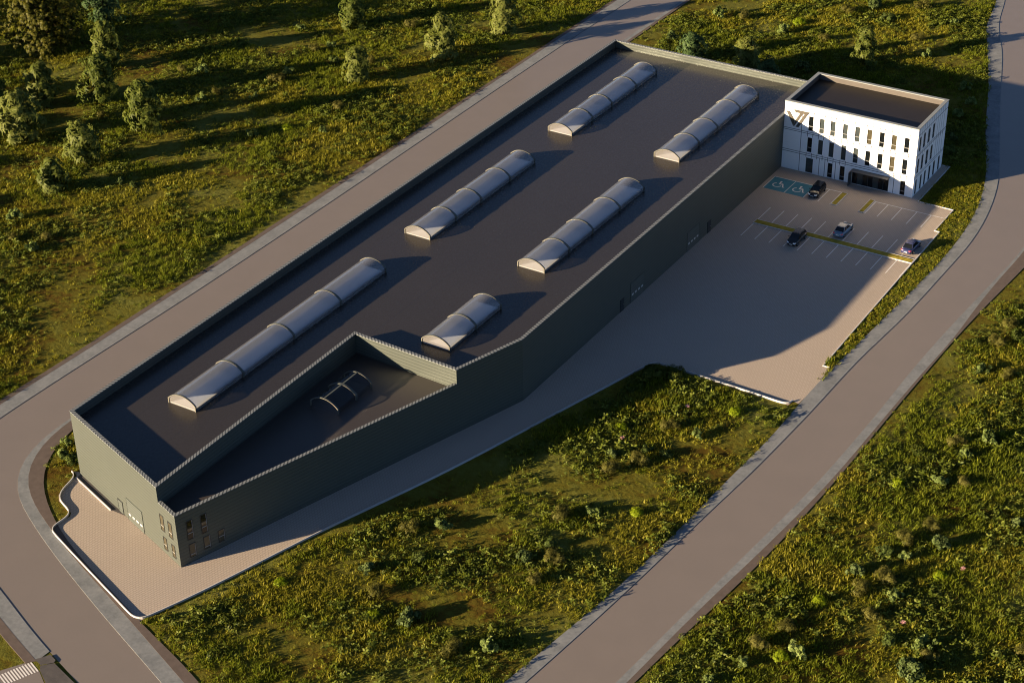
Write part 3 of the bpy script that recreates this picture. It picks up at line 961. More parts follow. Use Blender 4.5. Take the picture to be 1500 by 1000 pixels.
for i in range(4):
    p, q, r_, s_ = oo[i], oo[(i + 1) % 4], ii[(i + 1) % 4], ii[i]
    z, zb = OH + 0.07, OH - 0.06
    mb.face([(*p, z), (*q, z), (*r_, z), (*s_, z)])
    mb.face([(*p, zb), (*q, zb), (*q, z), (*p, z)])
    mb.face([(*s_, z), (*r_, z), (*r_, zb), (*s_, zb)])
    mb.face([(*p, zb), (*s_, zb), (*r_, zb), (*q, zb)])
local(mb.build('parapet_cap'), of)
def office_window(fr, a, b, z0, z1, glass, bar):
    e, d = 0.05, 0.10
    mb = MB(M['frame'])
    mb.box(a + 0.002, a + e, -0.155, -d + 0.03, z0 + 0.002, z1 - 0.002, 0, fr)
    mb.box(b - e, b - 0.002, -0.155, -d + 0.03, z0 + 0.002, z1 - 0.002, 0, fr)
    mb.box(a + e, b - e, -0.155, -d + 0.028, z1 - e, z1 - 0.002, 0, fr)
    mb.box(a + e, b - e, -0.155, -d + 0.028, z0 + 0.002, z0 + e, 0, fr)
    f = local(mb.build('window'), of)
    mb = MB(M[glass])
    mb.face([fr(a + e, -0.12, z0 + e), fr(b - e, -0.12, z0 + e), fr(b - e, -0.12, z1 - e), fr(a + e, -0.12, z1 - e)])
    o = mb.build('pane')
    o.parent = f
    if bar:
        mb = MB(M['transom'])
        mb.box(a + e, b - e, -0.118, -0.06, bar - 0.045, bar + 0.045, 0, fr)
        o = mb.build('transom')
        o.parent = f
for h in front:
    office_window(frO, *h)
for h in side_:
    office_window(frS, *h)
# entrance: recessed glazing and a canopy portal with a rounded left shoulder
mb = MB(M['frame'])
a, b = ENT[0], ENT[1]
for s_ in np.linspace(a + 0.05, b - 0.05, 8):
    mb.box(s_ - 0.05, s_ + 0.05, -0.15, -0.05, 0.06, 2.49, 0, frO)
mb.box(a + 0.01, b - 0.01, -0.148, -0.052, 2.02, 2.1, 0, frO)
mb.box(a + 0.01, b - 0.01, -0.148, -0.052, 2.40, 2.495, 0, frO)
ent = local(mb.build('entrance_glazing'), of)
mb = MB(M['glass'])
mb.face([frO(a, -0.12, 0.06), frO(b, -0.12, 0.06), frO(b, -0.12, 2.5), frO(a, -0.12, 2.5)])
o = mb.build('pane'); o.parent = ent
xs = np.linspace(a + 0.05, b - 0.05, 8)
for i in (1, 2, 4, 5):
    mb = MB(M['glass_green'] if i in (1, 4) else M['glass'])
    mb.box(xs[i] + 0.06, xs[i + 1] - 0.06, -0.117, -0.09, 0.09, 2.0, 0, frO)
    o = mb.build('door'); o.parent = ent
mb = MB(M['canopy'])
prof = [(11.75, 0.0), (11.75, 2.2)] + [(12.2 - 0.45 * math.cos(t), 2.2 + 0.45 * math.sin(t)) for t in np.linspace(0.3, math.pi / 2, 5)] + [(18.1, 2.65)]
for i in range(len(prof) - 1):
    (s0, z0), (s1, z1) = prof[i], prof[i + 1]
    dz = 0.12
    q0 = (s0 + (0.12 if i < 2 else 0.06 if i < 5 else 0.0), max(z0 - (0 if i < 1 else 0.1), 0))
    q1 = (s1 + (0.12 if i < 1 else 0.06 if i < 5 else 0.0), z1 - 0.1)
    o0, o1 = 0.003, 1.15
    for P_ in ([frO(s0, o0, z0), frO(s1, o0, z1), frO(s1, o1, z1), frO(s0, o1, z0)],
               [frO(q0[0], o0, q0[1]), frO(q1[0], o0, q1[1]), frO(q1[0], o1, q1[1]), frO(q0[0], o1, q0[1])],
               [frO(s0, o1, z0), frO(s1, o1, z1), frO(q1[0], o1, q1[1]), frO(q0[0], o1, q0[1])]):
        mb.face(P_)
mb.face([frO(18.1, 0.003, 2.65), frO(18.1, 1.15, 2.65), frO(18.1, 1.15, 2.55), frO(18.1, 0.003, 2.55)])
local(mb.build('entrance_canopy'), of)
# emblem: a slanting stroke and a double seven
mb = MB(M['emblem'])
for poly in ([(0.32, 9.82), (0.84, 9.84), (1.80, 8.45), (1.62, 7.50)],
             [(1.62, 10.27), (4.12, 10.27), (3.86, 9.86), (1.86, 9.86)],
             [(2.62, 9.858), (3.08, 9.858), (1.78, 7.50), (1.66, 7.50), (1.84, 8.42)],
             [(3.36, 9.858), (3.858, 9.858), (2.52, 7.45), (2.02, 7.45)]):
    P_ = [(s_, z) for s_, z in poly]
    n2 = len(P_)
    fv = [frO(s_ - X0, 0.02, z) for s_, z in P_] + [frO(s_ - X0, 0.10, z) for s_, z in P_]
    mb.mesh(fv, [(i, (i + 1) % n2, n2 + (i + 1) % n2, n2 + i) for i in range(n2)] + [tuple(range(n2)), tuple(range(n2, 2 * n2))])
local(mb.build('wall_emblem'), of)

# ------------------------------------------------------------------ cars
def loft(mb, secs, mi=0, close=True):
    n_ = len(secs[0])
    V = [p for s_ in secs for p in s_]
    Fc = []
    for k in range(len(secs) - 1):
        for i in range(n_ - 1):
            Fc.append((k * n_ + i, k * n_ + i + 1, (k + 1) * n_ + i + 1, (k + 1) * n_ + i))
    if close:
        Fc.append(tuple(range(n_)))
        Fc.append(tuple(range((len(secs) - 1) * n_, len(secs) * n_))[::-1])
    mb.mesh(V, Fc, mi)
def car(paint, kind, loc, rz, label, group='cars in the car park'):
    """Car about 4.2 m long with its nose towards +y before turning."""
    root = empty('parked_car', loc, rz)
    tag(root, label, 'car', group)
    hatch = kind == 'hatch'
    L = 2.02 if hatch else 2.2
    def sec(y, hw, zb, zt, k=0.12):
        # half section mirrored: sill, flank, shoulder, deck
        h = [(hw * 0.90, zb), (hw * 0.98, zb + 0.12), (hw, (zb + zt) / 2), (hw * 0.97, zt - 0.10), (hw * 0.86, zt - 0.01), (hw * 0.45, zt + 0.02)]
        return [(-x, y, z) for x, z in h] + [(x, y, z) for x, z in h[::-1]]
    st = [(-L, 0.66, 0.36, 0.72), (-L + 0.10, 0.76, 0.27, 0.86), (-L + 0.40, 0.82, 0.22, 0.93 if hatch else 0.90), (-1.0, 0.84, 0.20, 0.92), (0.0, 0.84, 0.20, 0.91), (0.9, 0.84, 0.20, 0.88), (1.25, 0.82, 0.21, 0.83), (L - 0.45, 0.79, 0.22, 0.76), (L - 0.14, 0.71, 0.26, 0.64), (L, 0.58, 0.34, 0.54)]
    mb = MB(paint)
    loft(mb, [sec(*s_) for s_ in st])
    body = mb.build('body', root, smooth=True)
    # cabin: glass house with a painted roof and pillars
    if hatch:
        yb0, yb1, yt0, yt1 = -1.86, 0.98, -1.50, 0.25
        zt = 1.46
    else:
        yb0, yb1, yt0, yt1 = -1.62, 0.98, -0.95, 0.22
        zt = 1.41
    zb = 0.90
    bw, tw = 0.74, 0.58
    mb = MB(paint)
    mb.prism([(-tw, yt0 - 0.03), (tw, yt0 - 0.03), (tw + 0.02, (yt0 + yt1) / 2), (tw, yt1 + 0.03), (-tw, yt1 + 0.03), (-tw - 0.02, (yt0 + yt1) / 2)], zt - 0.03, zt + 0.02)
    mb.prism([(-tw * 0.8, yt0 + 0.12), (tw * 0.8, yt0 + 0.12), (tw * 0.8, yt1 - 0.1), (-tw * 0.8, yt1 - 0.1)], zt + 0.021, zt + 0.05)
    mb.build('roof', root)
    mb = MB(paint)
    pill = lambda p, q, wd: mb.mesh([(p[0], p[1] - wd, p[2]), (p[0], p[1] + wd, p[2]), (q[0], q[1] + wd, q[2]), (q[0], q[1] - wd, q[2]), (p[0] * 0.93, p[1] - wd, p[2]), (p[0] * 0.93, p[1] + wd, p[2]), (q[0] * 0.93, q[1] + wd, q[2]), (q[0] * 0.93, q[1] - wd, q[2])], [(0, 1, 2, 3), (4, 7, 6, 5), (0, 4, 5, 1), (3, 2, 6, 7), (0, 3, 7, 4), (1, 5, 6, 2)])
    for sx in (-1, 1):
        pill((sx * (bw + 0.01), yb1 - 0.02, zb - 0.04), (sx * (tw + 0.012), yt1, zt - 0.02), 0.045)
        pill((sx * (bw + 0.01), yb0 + 0.06, zb - 0.04), (sx * (tw + 0.012), yt0, zt - 0.02), 0.09)
        pill((sx * (bw + 0.01), -0.42, zb - 0.04), (sx * (tw + 0.018), -0.45, zt - 0.02), 0.04)
    mb.build('pillars', root)
    mb = MB(M['car_glass'])
    mb.face([(-bw, yb1, zb - 0.04), (bw, yb1, zb - 0.04), (tw, yt1, zt - 0.02), (-tw, yt1, zt - 0.02)])
    mb.build('windscreen', root)
    mb = MB(M['car_glass'])
    mb.face([(-bw, yb0, zb - 0.04), (bw, yb0, zb - 0.04), (tw, yt0, zt - 0.02), (-tw, yt0, zt - 0.02)])
    mb.build('rear_window', root)
    for sx in (-1, 1):
        mb = MB(M['car_glass'])
        mb.face([(sx * bw, yb0, zb - 0.04), (sx * bw, yb1, zb - 0.04), (sx * tw, yt1, zt - 0.02), (sx * tw, yt0, zt - 0.02)])
        mb.build('side_window', root)
        mb = MB(M['trim'] if paint is M['paint_black'] else paint)
        mb.prism([(sx * 0.80, 0.70), (sx * 0.98, 0.66), (sx * 0.98, 0.80), (sx * 0.80, 0.86)], 0.90, 1.03)
        mb.build('mirror', root)
        mb = MB(M['lamp'])
        V = []
        for z_, w0 in ((0.50, 0.0), (0.66, 0.02)):
            V += [(sx * 0.34, L + 0.005 - w0 * 2, z_), (sx * 0.60, L - 0.04 - w0 * 2, z_ + 0.02), (sx * 0.715, L - 0.20, z_ + 0.05)]
        mb.mesh(V + [(x * 0.95, y - 0.10, z) for x, y, z in V], [(0, 1, 4, 3), (1, 2, 5, 4), (3, 4, 10, 9), (4, 5, 11, 10)])
        mb.build('headlight', root)
        mb = MB(M['tail'])
        V = [(sx * 0.40, -L - 0.005, 0.68), (sx * 0.64, -L + 0.0, 0.69), (sx * 0.775, -L + 0.16, 0.72), (sx * 0.40, -L + 0.055, 0.82), (sx * 0.66, -L + 0.06, 0.84), (sx * 0.775, -L + 0.20, 0.86)]
        mb.mesh(V + [(x * 0.9, y + 0.12, z) for x, y, z in V], [(0, 1, 4, 3), (1, 2, 5, 4), (3, 4, 10, 9), (4, 5, 11, 10), (0, 6, 7, 1)])
        mb.build('tail_light', root)
        for wy in (-1.28 if hatch else -1.33, 1.28 if hatch else 1.36):
            wr, ww = 0.315, 0.2
            mb = MB(M['tyre'])
            prof_ = [(ww / 2, wr - 0.11), (ww / 2, wr - 0.02), (ww / 2 - 0.03, wr), (-ww / 2 + 0.03, wr), (-ww / 2, wr - 0.02), (-ww / 2, wr - 0.11)]
            rings = [[(sx * 0.76 + px_, wy + pr * math.cos(t), wr + pr * math.sin(t)) for px_, pr in prof_] for t in np.linspace(0, 2 * math.pi, 21)]
            loft(mb, rings, 0, False)
            wl = mb.build('wheel', root, smooth=True)
            mb = MB(M['rim'], M['trim'])
            xo = sx * (0.76 + ww / 2 - 0.015)
            mb.face([(xo - sx * 0.03, wy + 0.205 * math.cos(t), wr + 0.205 * math.sin(t)) for t in np.linspace(0, 2 * math.pi, 16, endpoint=False)], 1)
            for k in range(5):
                t = k * 2 * math.pi / 5
                for d0 in (0,):
                    c_, s_ = math.cos(t), math.sin(t)
                    mb.face([(xo, wy + u * c_ - v * s_, wr + u * s_ + v * c_) for u, v in ((0.0, -0.04), (0.2, -0.055), (0.2, 0.055), (0.0, 0.04))], 0)
            o = mb.build('rim'); o.parent = wl
    mb = MB(M['plate'])
    mb.box(-0.24, 0.24, L - 0.005, L + 0.015, 0.36, 0.46)
    mb.build('number_plate', root)
    mb = MB(M['plate'])
    mb.box(-0.24, 0.24, -L - 0.018, -L + 0.0, 0.50, 0.60)
    mb.build('number_plate', root)
    mb = MB(M['trim'])
    mb.box(-0.45, 0.45, L - 0.06, L + 0.008, 0.47, 0.54)
    mb.box(-0.5, 0.5, L - 0.12, L - 0.01, 0.24, 0.34)
    mb.build('grille', root)
    return root
car(M['paint_black'], 'hatch', (8.72, -5.85, 0.03), math.pi + 0.02, 'black hatchback parked beside the blue accessible bays, nose to the yard')
car(M['paint_black'], 'hatch', (12.42, -21.7, 0.03), math.pi - 0.02, 'black hatchback parked on the near side of the long turf island')
car(M['paint_steel'], 'sedan', (17.25, -15.75, 0.03), 0.0, 'steel blue saloon parked tail towards the middle of the long turf island')
car(M['paint_navy'], 'sedan', (27.85, -15.6, 0.03), -0.02, 'deep blue saloon in sunlight at the outer end of the car park')

# ------------------------------------------------------------------ trees and shrubs
class Leaves:
    """Collects small leaf faces as numpy arrays (one quad, folded, per leaf)."""
    def __init__(self):
        self.V, self.n = [], 0
    def add(self, c, d, up, ln, wd, droop=0.25):
        """c base points, d unit directions, up unit side normals; leaf = bent kite of 2 quads."""
        s_ = np.cross(d, up)
        s_ /= np.linalg.norm(s_, axis=1, keepdims=True) + 1e-9
        ln, wd = np.asarray(ln)[:, None], np.asarray(wd)[:, None]
        mid = c + d * ln * 0.5 + up * ln * 0.08
        tip = c + d * ln - up * ln * droop
        q = np.stack([c, mid - s_ * wd * 0.5, tip, mid + s_ * wd * 0.5], 1)
        self.V.append(q.reshape(-1, 3))
        self.n += len(c)
    def build(self, name, mat, parent=None, link=True):
        V = np.concatenate(self.V)
        me = bpy.data.meshes.new(name)
        nf = len(V) // 4
        me.vertices.add(len(V))
        me.vertices.foreach_set('co', V.astype(np.float32).ravel())
        me.loops.add(len(V))
        me.loops.foreach_set('vertex_index', np.arange(len(V), dtype=np.int32))
        me.polygons.add(nf)
        me.polygons.foreach_set('loop_start', np.arange(0, len(V), 4, dtype=np.int32))
        me.polygons.foreach_set('loop_total', np.full(nf, 4, dtype=np.int32))
        me.update()
        me.materials.append(mat)
        o = bpy.data.objects.new(name, me)
        if link:
            COL.objects.link(o)
        if parent:
            o.parent = parent
        return o
def unit(v):
    return v / (np.linalg.norm(v, axis=-1, keepdims=True) + 1e-9)
def rosette(Lv, c, axis, n_, ln, wd, spread=0.9, droop=0.35):
    """Whorl of leaves round an axis, hanging outward like a chestnut's."""
    axis = unit(np.asarray(axis, float))
    t = unit(np.cross(axis, [0.3, 0.2, 0.93]) + 1e-6)
    b = np.cross(axis, t)
    ph = NR.uniform(0, 6.28) + np.arange(n_) * 6.283 / n_ + NR.uniform(-0.25, 0.25, n_)
    d = unit(np.cos(ph)[:, None] * t + np.sin(ph)[:, None] * b + axis * (1.1 - spread) + NR.uniform(-0.15, 0.15, (n_, 3)))
    d[:, 2] -= droop * 0.5
    d = unit(d)
    up = unit(np.tile(axis, (n_, 1)) + NR.uniform(-0.2, 0.2, (n_, 3)))
    Lv.add(np.tile(c, (n_, 1)), d, up, ln * NR.uniform(0.75, 1.2, n_), wd * NR.uniform(0.8, 1.2, n_), droop)
def tube(mb, pts, r0, r1, n_=7):
    P = [np.array(p, float) for p in pts]
    rings = []
    for i, p in enumerate(P):
        d = unit((P[min(i + 1, len(P) - 1)] - P[max(i - 1, 0)]))
        t = unit(np.cross(d, [0.37, 0.91, 0.2]))
        b = np.cross(d, t)
        r = r0 + (r1 - r0) * i / (len(P) - 1)
        rings.append([tuple(p + r * (math.cos(a) * t + math.sin(a) * b)) for a in np.linspace(0, 2 * math.pi, n_ + 1)])
    loft(mb, rings, 0, False)
def tree(x, y, h, rad, label, mat='tree_leaf', leaf=0.75, clusters=260, base=0.12, shape='cone', group=None, trunk=0.16, loc_z=0.0):
    root = empty('tree', (x, y, loc_z), R.uniform(0, 6.28))
    tag(root, label, 'tree', group)
    tb = MB(M['bark'])
    bend = [np.array([R.uniform(-0.3, 0.3) * k / 5 * rad * 0.4, R.uniform(-0.3, 0.3) * k / 5 * rad * 0.4, h * 0.93 * k / 5]) for k in range(6)]
    bend[0] = np.array([0, 0, -0.2])
    tube(tb, bend, trunk, trunk * 0.2)
    Lv = Leaves()
    def prof(u):
        if shape == 'cone':
            return (0.55 + 0.6 * u) * (1 - u) ** 0.55 * 1.25 if u > 0.15 else 0.5 + 2.3 * u
        return math.sqrt(max(0.0, 1 - ((u - 0.45) / 0.57) ** 2))
    nb = 26 if shape == 'cone' else 46
    limbs = []
    for k in range(nb):
        u = (k + 0.5) / nb
        z = h * (base + (1 - base) * (u ** 0.9) * 0.97)
        ang = k * 2.399 + R.uniform(-0.4, 0.4)
        rr = rad * min(1.0, prof(u)) * R.uniform(0.5, 1.25)
        p0 = np.array([0, 0, max(z - rr * 0.45, h * base * 0.6)])
        p1 = np.array([rr * math.cos(ang), rr * math.sin(ang), z])
        pm = (p0 + p1) / 2 + np.array([0, 0, rr * 0.12])
        tube(tb, [p0, pm, p1], trunk * 0.35, trunk * 0.08, 5)
        limbs.append((p0, pm, p1))
    for k in range(int(clusters * (0.85 if shape == 'cone' else 1))):
        p0, pm, p1 = limbs[k % nb]
        t = 1 - abs(R.gauss(0, 0.38))
        t = min(max(t, 0.15), 1.05)
        c = p0 + (p1 - p0) * t + np.array([R.gauss(0, 0.13), R.gauss(0, 0.13), R.gauss(0, 0.10)]) * rad
        out = unit(np.array([c[0], c[1], rad * 0.55]))
        rosette(Lv, c, out + NR.uniform(-0.25, 0.25, 3), 7 if shape == 'cone' else 9, leaf * (1.2 if shape == 'cone' else 1), leaf * 0.46, 0.9, 0.45)
    tb.build('trunk', root)
    Lv.build('crown', M[mat], root)
    return root

def shrub_mesh(kind):
    Lv = Leaves()
    if kind in ('m', 'b'):
        nb = 11 if kind == 'm' else 15
        for k in range(nb):
            a, rr = NR.uniform(0, 6.28), NR.uniform(0.05, 0.42)
            ez = NR.uniform(0.16, 0.5) * (1.15 - rr)
            bc = np.array([rr * math.cos(a), rr * math.sin(a) * 0.8, ez])
            br = NR.uniform(0.10, 0.17)
            for j in range(16):
                d = unit(NR.normal(0, 1, 3) + [0, 0, 0.35])
                rosette(Lv, bc + d * br * 0.7, d, 5, br * 0.75, br * 0.5, 0.75, 0.15)
    elif kind in ('o', 'd', 'r'):
        npt = {'o': 330, 'd': 300, 'r': 300}[kind]
        lumps = [(np.array([NR.uniform(-0.28, 0.28), NR.uniform(-0.28, 0.28), NR.uniform(0.15, 0.36)]), NR.uniform(0.14, 0.27)) for _ in range(8)]
        for k in range(npt):
            c, rr = lumps[k % 8]
            d = unit(NR.normal(0, 1, 3) + [0, 0, 0.4])
            p = c + d * rr * NR.uniform(0.55, 1.1) * (1 if kind != 'r' else 0.95)
            p[2] = max(p[2], 0.02)
            rosette(Lv, p, d, 4, 0.085 if kind != 'd' else 0.12, 0.028 if kind == 'o' else 0.05, 0.8, 0.2)
    elif kind == 'l':
        for k in range(46):
            a, el = NR.uniform(0, 6.28), NR.uniform(0.35, 1.35)
            d = np.array([math.cos(a) * math.cos(el), math.sin(a) * math.cos(el), math.sin(el)])
            for q in (0.3, 0.5, 0.7, 0.9):
                rosette(Lv, d * q * 0.52 * NR.uniform(0.85, 1.1), d, 4, 0.15, 0.05, 0.7, 0.15)
    return Lv.build('shrub_source', M[{'m': 'mint', 'b': 'bluish', 'o': 'olive', 'd': 'weed_dark', 'r': 'round', 'l': 'lime'}[kind]], None, False).data
SM = {k: [shrub_mesh(k) for _ in range(3)] for k in 'mborld'}
SHRUBS = {
'centre': [('m', 6.1, -106.2, 2.9), ('r', 7.0, -112.3, 1.9), ('b', 3.2, -117.1, 2.8), ('o', 6.5, -119.9, 2.6), ('l', 8.3, -123.0, 1.7), ('o', 3.0, -108.8, 2.7), ('r', 18.8, -102.7, 1.9), ('b', 17.1, -106.3, 2.6), ('o', 20.4, -104.6, 2.8), ('o', 20.0, -108.9, 2.6), ('m', 22.1, -121.4, 2.9), ('o', 19.0, -123.6, 2.9), ('o', 16.6, -97.4, 2.9), ('l', 14.1, -78.0, 2.0), ('b', 15.8, -83.5, 2.2), ('r', 19.1, -80.5, 1.8), ('r', 21.4, -80.2, 1.8), ('o', 19.5, -83.0, 2.7), ('o', 17.4, -86.8, 2.8), ('l', 24.0, -92.3, 1.8), ('m', 19.8, -94.9, 2.7), ('o', 19.1, -74.7, 2.6), ('d', 11.6, -65.2, 3.4), ('d', 13.9, -63.8, 2.7), ('l', 24.7, -67.5, 1.9), ('m', 23.0, -74.5, 2.2), ('l', -3.9, -123.7, 1.7), ('b', 12.1, -121.6, 3.3)],
'east': [('l', 48.0, -71.6, 2.0), ('m', 52.2, -68.8, 2.7), ('o', 54.8, -67.7, 2.2), ('o', 54.6, -77.4, 2.4), ('o', 52.9, -81.3, 2.7), ('b', 56.7, -80.4, 2.9), ('r', 51.7, -84.7, 2.2), ('m', 53.9, -84.5, 2.1), ('b', 50.1, -89.8, 3.0), ('l', 58.4, -85.4, 1.7), ('o', 53.7, -89.1, 2.8), ('o', 52.0, -92.3, 2.8), ('m', 55.5, -91.6, 2.3), ('l', 48.8, -96.4, 1.8), ('o', 54.8, -96.0, 2.6), ('o', 47.3, -102.0, 2.7), ('r', 57.4, -98.8, 2.1), ('m', 61.1, -97.6, 3.3), ('m', 50.3, -105.3, 3.2), ('l', 48.9, -106.6, 1.8), ('o', 46.4, -106.4, 2.8), ('m', 46.0, -109.6, 2.0), ('o', 62.4, -99.0, 2.2), ('b', 61.4, -102.1, 3.7), ('m', 44.1, -113.9, 1.9), ('o', 70.0, -92.9, 2.1), ('m', 54.2, -57.5, 3.0), ('o', 50.8, -59.9, 2.6), ('m', 52.8, -62.0, 2.1), ('m', 48.1, -42.6, 2.9), ('o', 51.5, -42.0, 2.6), ('o', 47.5, -30.2, 2.9), ('o', 47.5, -34.7, 2.6), ('d', 49.8, -32.5, 2.8), ('b', 62.6, -72.1, 2.3)],
'north': [('m', -36.8, 52.8, 3.7), ('o', -32.7, 54.3, 2.9), ('m', -23.0, 51.1, 3.4), ('l', -22.4, 56.9, 2.6), ('m', 2.7, 71.1, 2.4), ('m', 3.8, 53.6, 3.3), ('m', 14.7, 43.1, 3.4), ('m', 17.8, 37.6, 2.6), ('m', 17.6, 31.7, 3.3), ('r', 21.4, 17.5, 2.7), ('b', 20.0, 22.9, 2.3), ('o', -16.9, 66.4, 3.5), ('b', -13.2, 70.9, 4.0), ('o', -5.4, 75.3, 3.5), ('r', -8.9, 66.9, 2.9), ('b', -12.8, 37.1, 3.2), ('b', -39.6, 38.7, 3.3), ('o', -15.4, 51.6, 2.6), ('o', -0.4, 60.1, 2.9)],
'west': [('m', -93.3, -75.0, 3.3), ('m', -83.8, -81.0, 3.1), ('o', -84.6, -77.5, 2.3), ('o', -88.9, -80.1, 2.3), ('m', -105.1, -16.9, 3.5), ('m', -97.5, -26.3, 3.4), ('m', -102.3, 8.6, 2.6), ('m', -91.2, -9.7, 3.2), ('m', -92.2, 4.3, 2.6), ('r', -87.3, -1.0, 2.5), ('m', -90.2, -20.8, 2.4), ('m', -71.3, -26.0, 2.3), ('m', -80.6, -33.2, 3.0), ('o', -96.8, -22.5, 2.4), ('o', -108.4, -18.4, 2.5), ('o', -94.0, 1.4, 2.8), ('o', -90.9, -13.7, 3.4), ('o', -74.6, -17.1, 2.4), ('b', -87.6, -57.7, 2.4), ('m', -118.5, 15.7, 2.5), ('o', -84.5, 19.4, 3.4), ('r', -85.2, -57.2, 1.8), ('o', -81.6, 2.2, 2.5), ('l', -77.3, -28.2, 2.1), ('o', -107.8, -40.0, 2.2), ('m', -92.2, 13.9, 2.1)],
'corner': [('m', -43.6, -115.7, 2.1), ('m', -41.7, -118.1, 2.6), ('r', -40.4, -118.0, 2.2)],
}
KIND = {'m': 'pale mint shrub', 'o': 'olive gold feathery shrub', 'r': 'round grey green shrub', 'l': 'bright lime plant', 'b': 'loose blue green shrub', 'd': 'dark leafy shrub'}
PLACE = {'centre': 'between the hall and the right road', 'east': 'right of the right road', 'north': 'in the field behind the hall and office', 'west': 'in the field left of the left road', 'corner': 'beside the hall front corner'}
ORD = ['first', 'second', 'third', 'fourth', 'fifth', 'sixth', 'seventh', 'eighth', 'ninth', 'tenth', 'eleventh', 'twelfth', 'thirteenth', 'fourteenth', 'fifteenth']
def proj(x, y, z=0.0):
    d = np.array([x, y, z]) - CAM
    zz = d @ _f
    return (d @ _r) / zz, -(d @ _u) / zz
for plot, items in SHRUBS.items():
    for kind in 'morlbd':
        sel = [it for it in items if it[0] == kind]
        sel.sort(key=lambda it: proj(it[1], it[2])[0])
        for k, (kd, x, y, s_) in enumerate(sel):
            o = bpy.data.objects.new('shrub', SM[kind][k % 3])
            COL.objects.link(o)
            o.location = (x, y, -0.05)
            sc_ = s_ * (0.92 if kind in 'mb' else 1.05)
            o.scale = (sc_, sc_, sc_ * R.uniform(0.85, 1.1))
            o.rotation_euler = (0, 0, R.uniform(0, 6.28))
            near = sorted((math.hypot(x - q[1], y - q[2]), q[0]) for q in items if q[0] != kind)
            if len(sel) == 1:
                lab = 'the only %s %s' % (KIND[kind], PLACE[plot])
            elif k == 0:
                lab = 'leftmost %s %s' % (KIND[kind], PLACE[plot])
            elif k == len(sel) - 1:
                lab = 'rightmost %s %s' % (KIND[kind], PLACE[plot])
            else:
                lab = '%s %s, %s from the left' % (KIND[kind], PLACE[plot], ORD[k])
            tag(o, lab, 'shrub', 'shrubs in the rough meadow')

tree(-136.0, -23.0, 14.5, 8.6, 'large dark spreading tree with gold lit leaves in the far left corner', 'tree_gold', 0.6, 1300, 0.22, 'round', None, 0.42)
tree(-111.7, -35.7, 9.2, 3.6, 'tallest slender sapling in front of the large spreading tree', clusters=330)
tree(-121.5, -23.5, 9.0, 3.6, 'slender sapling directly behind the tallest sapling', clusters=300)
tree(-137.0, -7.5, 9.5, 4.4, 'blue tinted tree at the top edge beside the large spreading tree', 'tree_teal', 0.6, 330)
tree(-119.9, -41.4, 8.0, 3.3, 'short sapling left of the tallest sapling, below the large tree', clusters=280)
tree(-96.9, -41.0, 9.3, 3.9, 'broad pale sapling standing alone, nearest the left road', clusters=360)
tree(-113.0, -53.3, 8.6, 4.2, 'broad pale sapling close to the left edge', clusters=360)
tree(-97.6, -55.0, 7.2, 3.6, 'sapling with a bare foot, below the broad pale sapling', clusters=260, base=0.2)
tree(-95.0, -64.7, 5.4, 2.8, 'low sapling lowest of the saplings at left', clusters=180)
tree(-125.0, -48.0, 8.0, 3.3, 'sapling half cut by the left edge of the view', clusters=240)
tree(-94.6, 14.5, 6.6, 3.2, 'yellowish small tree at the top edge, left of the far shrubs', clusters=220)
tree(-79.0, -5.5, 6.2, 3.0, 'loose small tree midway between the saplings and the left road', clusters=200)
tree(-71.6, 10.4, 8.4, 3.7, 'broad small tree near the far end of the left road', clusters=300)
tree(-68.2, 25.5, 8.0, 3.4, 'rounded small tree at the far verge of the left road', clusters=280)
tree(-4.4, 45.0, 7.4, 2.5, 'pale slim tree in the field behind the office', clusters=220, leaf=0.6)
tree(-21.0, 31.0, 6.8, 3.4, 'pale tree just behind the back wall of the hall', clusters=260)
tree(-15.5, 28.0, 5.0, 2.8, 'small tree close behind the hall, nearest the office', 'tree_teal', 0.55, 200)
tree(-31.7, 31.5, 5.2, 3.2, 'low dark tree behind the middle of the back wall', 'tree_teal', 0.6, 240)
# more of the same wood just outside the picture, whose shade falls across the field
for k, (x, y, h, r_) in enumerate([(-152, -40, 14, 6), (-160, -52, 13, 6), (-170, -30, 15, 7), (-146, -66, 9, 4), (-136, -74, 8, 4), (-150, -84, 9, 4), (-128, -86, 7, 3.5), (-118, -96, 7, 3.5)]):
    tree(x, y, h, r_, 'tree of the wood beyond the left edge of the field', 'tree_gold', 1.0, 230, 0.15, 'round', 'trees of the wood beyond the left edge', 0.3)

# pink wild flowers among the weeds
FL = Leaves()
for k in range(16):
    rosette(FL, NR.uniform(-0.22, 0.22, 3) * [1, 1, 0.4] + [0, 0, 0.55], [0, 0, 1], 5, 0.16, 0.12, 0.9, 0.0)
fm = FL.build('flower_source', M['pink'], None, False).data
for k, (x, y, lab) in enumerate([(15.3, -80.0, 'pink wild flowers left of a lime plant near the hall kerb'), (19.0, -69.7, 'pink wild flowers below the paved yard entrance'), (57.9, -95.3, 'pink wild flowers beside a mint shrub right of the right road'), (60.2, -83.3, 'pink wild flowers right of a lime plant, right of the right road')]):
    o = bpy.data.objects.new('wild_flowers', fm)
    COL.objects.link(o)
    o.location = (x, y, 0)
    o.rotation_euler = (0, 0, k)
    tag(o, lab, 'flowers', 'pink wild flowers')

